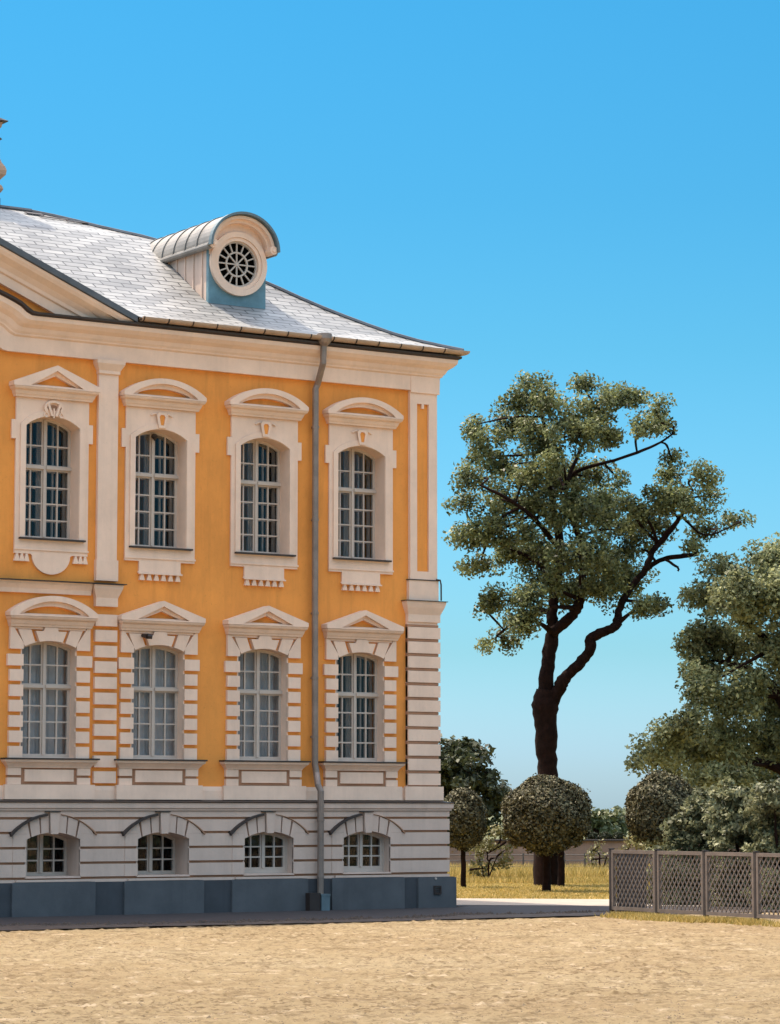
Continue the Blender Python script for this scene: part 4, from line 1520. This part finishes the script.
# clipped ball trees
def ball_tree(px, base_y, depth, cy_px, rx_px, ry_px, label, leaves, trunk_r, seed, fringe=True, leaf='leaf_ball'):
    rg = np.random.default_rng(seed)
    rr = random.Random(seed)
    sc = depth / (F_PX / math.cos(PITCH))
    base = at(px, base_y, depth)
    c = at(px, cy_px, depth)
    rx, rz = rx_px * sc, ry_px * sc
    root = empty('ball_tree', (base.x, base.y, 0), label, 'clipped tree', 'ball clipped trees on the lawn')
    bm = bmesh.new()
    top = Vector((c.x, c.y, c.z + rz * .2))
    P_, R_ = smooth_path([Vector((base.x, base.y, -.1)), Vector((base.x + .01, base.y, c.z * .35)), Vector((c.x - .01, c.y, c.z - rz * .6)), top], [trunk_r * 1.2, trunk_r, trunk_r * .9, trunk_r * .5], 5, .006, rr)
    tube(bm, P_, R_, 9)
    for k in range(26):
        d = Vector((rr.gauss(0, 1), rr.gauss(0, 1), abs(rr.gauss(.3, .8)) - .3)).normalized()
        e = c + Vector((d.x * rx * .85, d.y * rx * .85, d.z * rz * .85))
        s = Vector((c.x, c.y, c.z - rz * .7 + rz * .6 * rr.random()))
        tube(bm, [s, (s + e) / 2 + Vector((0, 0, .06)), e], [.022, .015, .006], 5, cap=False)
    at_world(obj('trunk', bm, 'bark', None, smooth=True), root)
    n = leaves
    d = rg.normal(0, 1, (n, 3))
    d /= np.linalg.norm(d, axis=1, keepdims=True)
    # slightly lumpy outline
    ph = rg.uniform(0, 6.28, 6)
    lump = 1 + .035 * np.sin(5 * d[:, 0] + ph[0]) * np.sin(4 * d[:, 1] + ph[1]) + .04 * np.sin(7 * d[:, 2] + 4 * d[:, 0] + ph[2]) + .03 * np.sin(11 * d[:, 0] + 9 * d[:, 1] + ph[3])
    rad = (1 - .22 * rg.random(n) ** 1.6) * lump + np.where(rg.random(n) > .975, rg.uniform(0, .09, n), 0)
    lowf = np.clip(-d[:, 2] - .35, 0, 1)
    pos = d * rad[:, None] * np.array([rx, rx, rz])
    pos[:, 2] += np.where(d[:, 2] < -.55, rg.uniform(-.10, .06, n), 0)
    pos[:, 2] = np.where(d[:, 2] < -.75, pos[:, 2] + rz * .10, pos[:, 2])
    pos += np.array([c.x, c.y, c.z])
    at_world(leaf_mesh('crown', pos, d * 1.0 + np.array([0, 0, .25]), .068, leaf, .5 + rg.normal(0, .3, n), .62, .75), root)
    # inner twiggy mass
    m = n // 3
    d2 = rg.normal(0, 1, (m, 3))
    d2 /= np.linalg.norm(d2, axis=1, keepdims=True)
    p2 = d2 * (rg.uniform(.3, .8, m) ** .6)[:, None] * np.array([rx, rx, rz]) * .92 + np.array([c.x, c.y, c.z])
    at_world(leaf_mesh('inner_foliage', p2, d2, .12, leaf, .2 + rg.normal(0, .15, m), .7, .9), root)
    return root


ball_tree(546.5, 892, 59.6, 815, 44, 38, 'largest round clipped ball tree, in front of the tall old tree trunk', 24000, .085, 21)
ball_tree(463, 888, 62.7, 819, 24, 30, 'small narrow clipped ball tree beside the corner of the palace', 11000, .055, 22)
ball_tree(661, 895, 57.5, 811, 35, 38, 'wide clipped ball tree rising behind the first lattice fence panels', 19000, .08, 23)
ball_tree(561, 887, 63.5, 822, 26, 26, 'slim clipped ball tree with its crown hidden behind the largest one', 4000, .075, 24)


# shrubs behind the fence
def shrub(px, base_y, depth, lobes, label, leaf, per, k, spread, size, seed, group='shrubs around the lawn'):
    gr = 1.3 if leaf == 'leaf_shrub' else 1.0
    limbs = [[(px, base_y, .03, 0), (px + 2, base_y - 15, .025, 0), (px, base_y - 30, .015, 0)], [(px, base_y, .02, 0), (px - 8, base_y - 25, .012, .2)], [(px, base_y, .02, 0), (px + 9, base_y - 25, .012, -.2)]]
    return tree_from_lobes('shrub', label, 'shrub', (px, base_y), depth, limbs, lobes, leaf, per, k, spread, size, group, seed, .35, .3, .006, grow=gr)


shrub(703, 905, 52, [(700, 815, 22, 14), (690, 830, 18, 14), (712, 832, 22, 16), (700, 855, 28, 18), (690, 880, 26, 20), (715, 880, 24, 20), (703, 800, 12, 8), (695, 900, 26, 10), (720, 902, 20, 9)], 'bushy shrub at the fence between the wide ball tree and the taller shrub', 'leaf_shrub', 80, 42, .17, .085, 31)
shrub(742, 908, 50.5, [(735, 800, 20, 14), (750, 805, 20, 14), (740, 825, 26, 16), (745, 850, 28, 20), (735, 880, 26, 22), (755, 882, 22, 20), (727, 812, 12, 10), (735, 904, 24, 9), (758, 905, 20, 9)], 'taller grey green shrub in the middle behind the fence', 'leaf_shrub', 80, 42, .17, .085, 32)
shrub(785, 912, 49.5, [(775, 798, 20, 16), (795, 800, 24, 18), (770, 820, 18, 16), (785, 835, 28, 20), (775, 865, 24, 22), (785, 890, 30, 20), (800, 850, 20, 30), (775, 908, 26, 9)], 'shrub behind the last fence panel at the picture edge', 'leaf_shrub', 80, 42, .17, .085, 33)
shrub(668, 900, 51.5, [(662, 868, 14, 16), (674, 872, 16, 18), (668, 890, 18, 12), (680, 855, 12, 10), (665, 900, 16, 7), (682, 900, 18, 8)], 'low shrub pressed behind the second fence panel', 'leaf_shrub', 80, 42, .16, .085, 34)
shrub(632, 893, 57.0, [(622, 845, 10, 8), (634, 838, 10, 10), (645, 850, 12, 9), (628, 862, 10, 8), (640, 872, 12, 8), (652, 838, 8, 8)], 'thin twiggy yellow shrub behind the first fence panel', 'leaf_yellow', 26, 22, .16, .075, 35)
shrub(487, 884, 68, [(478, 845, 12, 10), (490, 840, 12, 12), (500, 832, 8, 12), (495, 858, 13, 10), (478, 868, 14, 10), (505, 850, 8, 8), (508, 838, 6, 8)], 'sparse sunlit yellow green shrub between the small ball tree and the large one', 'leaf_yellow', 40, 22, .2, .09, 36)
shrub(598, 881, 72, [(590, 852, 8, 8), (600, 846, 9, 8), (606, 858, 9, 8), (596, 866, 10, 7)], 'wispy shrub in front of the low brown wall right of the large ball tree', 'leaf_yellow', 22, 16, .2, .075, 37)

# far trees over the wall
for j, (px_, py_, rx, ry, lab) in enumerate([(596, 821, 11, 12, 'pale far tree just right of the large ball tree'), (612, 820, 12, 13, 'middle one of the pale far trees above the brown wall'), (632, 822, 14, 13, 'pale far tree touching the wide ball tree')]):
    tree_from_lobes('far_tree', lab, 'tree', (px_, 852), 150 + 6 * j, [[(px_, 852, .25, 0), (px_, 838, .2, 0), (px_, 828, .1, 0)]],
                    [(px_, py_, rx, ry, 0), (px_ - rx * .6, py_ + 4, rx * .6, ry * .7, 0), (px_ + rx * .6, py_ + 3, rx * .6, ry * .7, 0)], 'leaf_far', 70, 3, .6, .34, 'far trees beyond the wall', 41 + j, .8, .4, .03)

# clipped dark bushes on the far side of the wall
for j, (px_, lab) in enumerate([(592, 'dark rounded bush on the wall top nearest the large ball tree'), (605, 'dark rounded bush in the middle of the wall top'), (619, 'dark rounded bush on the wall top nearest the fence')]):
    depth = 77.0
    sc = depth / (F_PX / math.cos(PITCH))
    c = at(px_, 837, depth)
    root = empty('round_bush', (c.x, c.y, 0), lab, 'bush', 'rounded bushes behind the wall')
    rg = np.random.default_rng(60 + j)
    n = 1500
    d = rg.normal(0, 1, (n, 3))
    d /= np.linalg.norm(d, axis=1, keepdims=True)
    p = d * (rg.uniform(.5, 1, n) ** .5)[:, None] * np.array([6.5 * sc, 6.5 * sc, 4.5 * sc]) + np.array([c.x, c.y, c.z])
    at_world(leaf_mesh('foliage', p, d, .08, 'leaf_dark', rg.random(n) * .5), root)
    bm = bmesh.new()
    tube(bm, [(c.x, c.y, -.05), (c.x + .02, c.y, .4), (c.x, c.y, c.z)], [.05, .04, .02], 6)
    at_world(obj('stem', bm, 'bark'), root)

n_ = 26000
pxs = RNG.uniform(660, 2600, n_)
dep = RNG.uniform(240, 300, n_)
top_ = 6 + 2.5 * np.sin(pxs / 37.0) + 1.6 * np.sin(pxs / 11.3 + 1) + RNG.normal(0, .7, n_)
zz_ = top_ * RNG.random(n_) ** .6
kx = (pxs - CX) / (F_PX / math.cos(PITCH)) * dep
wp = np.stack([CAM.x + RT.x * kx + FW.x * dep, CAM.y + RT.y * kx + FW.y * dep, np.maximum(zz_, .2)], 1)
o = leaf_mesh('distant_wood', wp, np.tile(np.array([[0, 0, .6]]), (n_, 1)), 1.1, 'leaf_dark')
o['kind'] = 'stuff'

# ------------------------------------------------------------------ low brown wall and wire fence behind the lawn
def along(px, depth):
    p = at(px, 812, depth)
    return Vector((p.x, p.y, 0))


a, b = along(380, 76), along(760, 76)
root = empty('garden_wall', tuple(a), 'low brown garden wall at the back of the lawn', 'wall')
dv = (b - a).normalized()
nv = Vector((-dv.y, dv.x, 0))
def slab(bm, a, b, w, z0, z1):
    vs = [bm.verts.new((p.x, p.y, z)) for z in (z0, z1) for p in (a - nv * w / 2, b - nv * w / 2, b + nv * w / 2, a + nv * w / 2)]
    for f in ((0, 1, 2, 3), (7, 6, 5, 4), (0, 4, 5, 1), (1, 5, 6, 2), (2, 6, 7, 3), (3, 7, 4, 0)):
        bm.faces.new([vs[i] for i in f])
bm = bmesh.new()
slab(bm, a, b, .3, -.05, .88)
at_world(obj('wall_body', bm, 'brown_wall'), root)
bm = bmesh.new()
slab(bm, a, b, .42, .882, .93)
at_world(obj('coping', bm, 'fence_dark'), root)
root = empty('wire_fence', tuple(along(380, 72.5)), 'thin post and wire fence in front of the low brown wall', 'fence')
posts = [along(400 + 20.5 * k, 72.5) for k in range(16)]
for p in posts:
    bm = bmesh.new()
    tube(bm, [(p.x, p.y, -.05), (p.x, p.y, .62)], .022, 6)
    at_world(obj('post', bm, 'wire'), root)
for z in (.28, .43, .57):
    bm = bmesh.new()
    tube(bm, [(posts[0].x, posts[0].y, z), (posts[-1].x, posts[-1].y, z)], .012, 5)
    at_world(obj('wire', bm, 'wire'), root)

# ------------------------------------------------------------------ lattice fence
f0 = gnd(612, 916.0)
f3 = gnd(757, 924.6)
fd = (f3 - f0)
plen = fd.length / 3
fd.normalize()
fn = Vector((-fd.y, fd.x, 0))
root = empty('lattice_fence', tuple(f0), 'brown wooden lattice fence of framed panels along the sandy yard', 'fence')


def fbox(bm, s0, s1, w0, w1, z0, z1):
    vs = []
    for z in (z0, z1):
        for s, w in ((s0, w0), (s1, w0), (s1, w1), (s0, w1)):
            p = f0 + fd * s + fn * w
            vs.append(bm.verts.new((p.x, p.y, z)))
    for f in ((0, 1, 2, 3), (7, 6, 5, 4), (0, 4, 5, 1), (1, 5, 6, 2), (2, 6, 7, 3), (3, 7, 4, 0)):
        bm.faces.new([vs[i] for i in f])


def lattice(bm, s0, s1, z0, z1, w0, sgn, pitch=.112, wd=.017):
    """slats at 55 degrees clipped to the frame opening"""
    ang = math.radians(52)
    dx_, dz_ = math.cos(ang) * sgn, math.sin(ang)
    W, H = s1 - s0, z1 - z0
    n = int((W + H * abs(dx_ / dz_)) / pitch) + 2
    for k in range(-n, 2 * n):
        # line: s = sk + t*dx_/dz_ , z from 0..H
        sk = k * pitch
        k_ = dx_ / dz_
        lo, hi = 0.0, H
        # clip s in [0,W]
        if k_ > 0:
            lo = max(lo, (0 - sk) / k_)
            hi = min(hi, (W - sk) / k_)
        else:
            lo = max(lo, (W - sk) / k_)
            hi = min(hi, (0 - sk) / k_)
        if hi - lo < .03:
            continue
        px_, pz_ = -dz_ * wd / 2, dx_ * wd / 2
        vs = []
        for w in (w0, w0 + .014):
            for z, q in ((lo, -1), (hi, -1), (hi, 1), (lo, 1)):
                s = s0 + sk + z * k_ + q * px_
                p = f0 + fd * s + fn * w
                vs.append(bm.verts.new((p.x, p.y, z0 + z + q * pz_)))
        for f in ((0, 1, 2, 3), (7, 6, 5, 4), (0, 4, 5, 1), (1, 5, 6, 2), (2, 6, 7, 3), (3, 7, 4, 0)):
            bm.faces.new([vs[i] for i in f])


for k in range(6):
    s0, s1 = k * plen + .032, (k + 1) * plen - .032
    bm = bmesh.new()
    zb, zt = .10, 1.05
    fbox(bm, s0, s1, -.03, .03, zt - .055, zt)
    fbox(bm, s0, s1, -.03, .03, zb, zb + .055)
    fbox(bm, s0, s0 + .05, -.03, .03, zb + .0555, zt - .0555)
    fbox(bm, s1 - .05, s1, -.03, .03, zb + .0555, zt - .0555)
    pn = obj('panel', bm, 'fence')
    at_world(pn, root)
    bm = bmesh.new()
    lattice(bm, s0 + .052, s1 - .052, zb + .058, zt - .058, -.016, 1)
    lattice(bm, s0 + .052, s1 - .052, zb + .058, zt - .058, .002, -1)
    lt = obj('lattice', bm, 'fence', pn)
for k in range(7):
    bm = bmesh.new()
    s = k * plen
    fbox(bm, s - .026, s + .026, -.035, .035, -.1, 1.06)
    fbox(bm, s - .032, s + .032, -.041, .041, 1.06, 1.075)
    at_world(obj('post', bm, 'fence_dark'), root)
# dark stout end post behind the first one
bm = bmesh.new()
fbox(bm, .045, .10, .06, .60, .03, 1.03)
at_world(obj('end_board', bm, 'fence_dark'), root)

# ------------------------------------------------------------------ grass
def blades(name, pos, h, lean=.35, w=.012):
    n = len(pos)
    ang = RNG.uniform(0, 6.28, n)
    side = np.stack([np.cos(ang), np.sin(ang), np.zeros(n)], 1) * w * RNG.uniform(.6, 1.4, n)[:, None]
    tip = np.stack([RNG.normal(0, lean, n), RNG.normal(0, lean, n), np.ones(n)], 1) * h[:, None]
    v = np.stack([pos - side, pos + side, pos + tip], 1)
    me = bpy.data.meshes.new(name)
    me.from_pydata(v.reshape(-1, 3).tolist(), [], np.arange(3 * n).reshape(-1, 3).tolist())
    at_ = me.attributes.new('tint', 'FLOAT', 'FACE')
    at_.data.foreach_set('value', RNG.uniform(0, 1, n).astype(np.float32))
    o = link(name, me, 'blade')
    o['kind'] = 'stuff'
    return o


pos, hh_ = [], []
for _ in range(30000):
    px_ = random.uniform(380, 720)
    dpt = random.uniform(66, 75)
    p = along(px_, dpt)
    pos.append(tuple(p))
    hh_.append(random.uniform(.12, .40) * (1 if dpt > 68.5 else .45))
blades('grass', np.array(pos), np.array(hh_), .3, .016)
pos, hh_ = [], []
for _ in range(24000):
    px_ = random.uniform(430, 660)
    dpt = random.uniform(54.9, 66.5)
    p = along(px_, dpt)
    pos.append(tuple(p))
    hh_.append(random.uniform(.02, .06))
blades('grass', np.array(pos), np.array(hh_), .6, .012)
pos, hh_ = [], []
for _ in range(12000):
    s = random.uniform(.45, 4.3) if random.random() < .8 else random.uniform(.2, 7.5)
    w = -.18 + random.gauss(0, .16) + .12 * math.sin(2.3 * s)
    p = f0 + fd * s + fn * w * (1 if s < 3 else .6)
    pos.append((p.x, p.y, 0))
    hh_.append(random.uniform(.03, .11))
blades('grass', np.array(pos), np.array(hh_), .5, .010)

# ------------------------------------------------------------------ light and sky
sun_to = Vector((-2.2, 4.6, 9.8)).normalized()
el = math.asin(sun_to.z)
az = math.atan2(sun_to.x, sun_to.y)
sl = bpy.data.lights.new('sun', 'SUN')
sl.energy = 2.85
sl.angle = math.radians(.53)
sl.color = (1.0, .90, .74)
so = bpy.data.objects.new('sun', sl)
C.objects.link(so)
so.rotation_euler = (-sun_to).to_track_quat('-Z', 'Y').to_euler()
so.location = (0, 0, 40)

w = bpy.data.worlds.new('World')
SC.world = w
w.use_nodes = True
nt = w.node_tree
bg = nt.nodes['Background']
sky = nt.nodes.new('ShaderNodeTexSky')
sky.sky_type = 'NISHITA'
sky.sun_disc = False
sky.sun_elevation = el
sky.sun_rotation = az
sky.air_density = 1.4
sky.dust_density = .8
sky.ozone_density = 2.0
tc = nt.nodes.new('ShaderNodeTexCoord')
sep = nt.nodes.new('ShaderNodeSeparateXYZ')
nt.links.new(tc.outputs['Generated'], sep.inputs[0])
tint = ramp(nt, sep.outputs['Z'], [(0.0, (.41, .65, 1.12)), (.021, (.337, .587, 1.06)), (.056, (.227, .468, .73)), (.161, (.134, .409, .568)), (.212, (.107, .393, .55)), (.272, (.095, .404, .558)), (.32, (.085, .40, .56)), (.46, (2.75, 2.13, 1.56)), (1.0, (4.2, 2.95, 2.06))])
c = mixc(nt, 1.0, sky.outputs[0], tint, 'MULTIPLY')
nt.links.new(c, bg.inputs['Color'])
bg.inputs['Strength'].default_value = .12

SC.view_settings.view_transform = 'Standard'
SC.view_settings.look = 'None'
SC.view_settings.gamma = 1
SC.view_settings.exposure = 1.1
SC.cycles.max_bounces = 8
SC.cycles.transparent_max_bounces = 8
SC.cycles.use_denoising = True
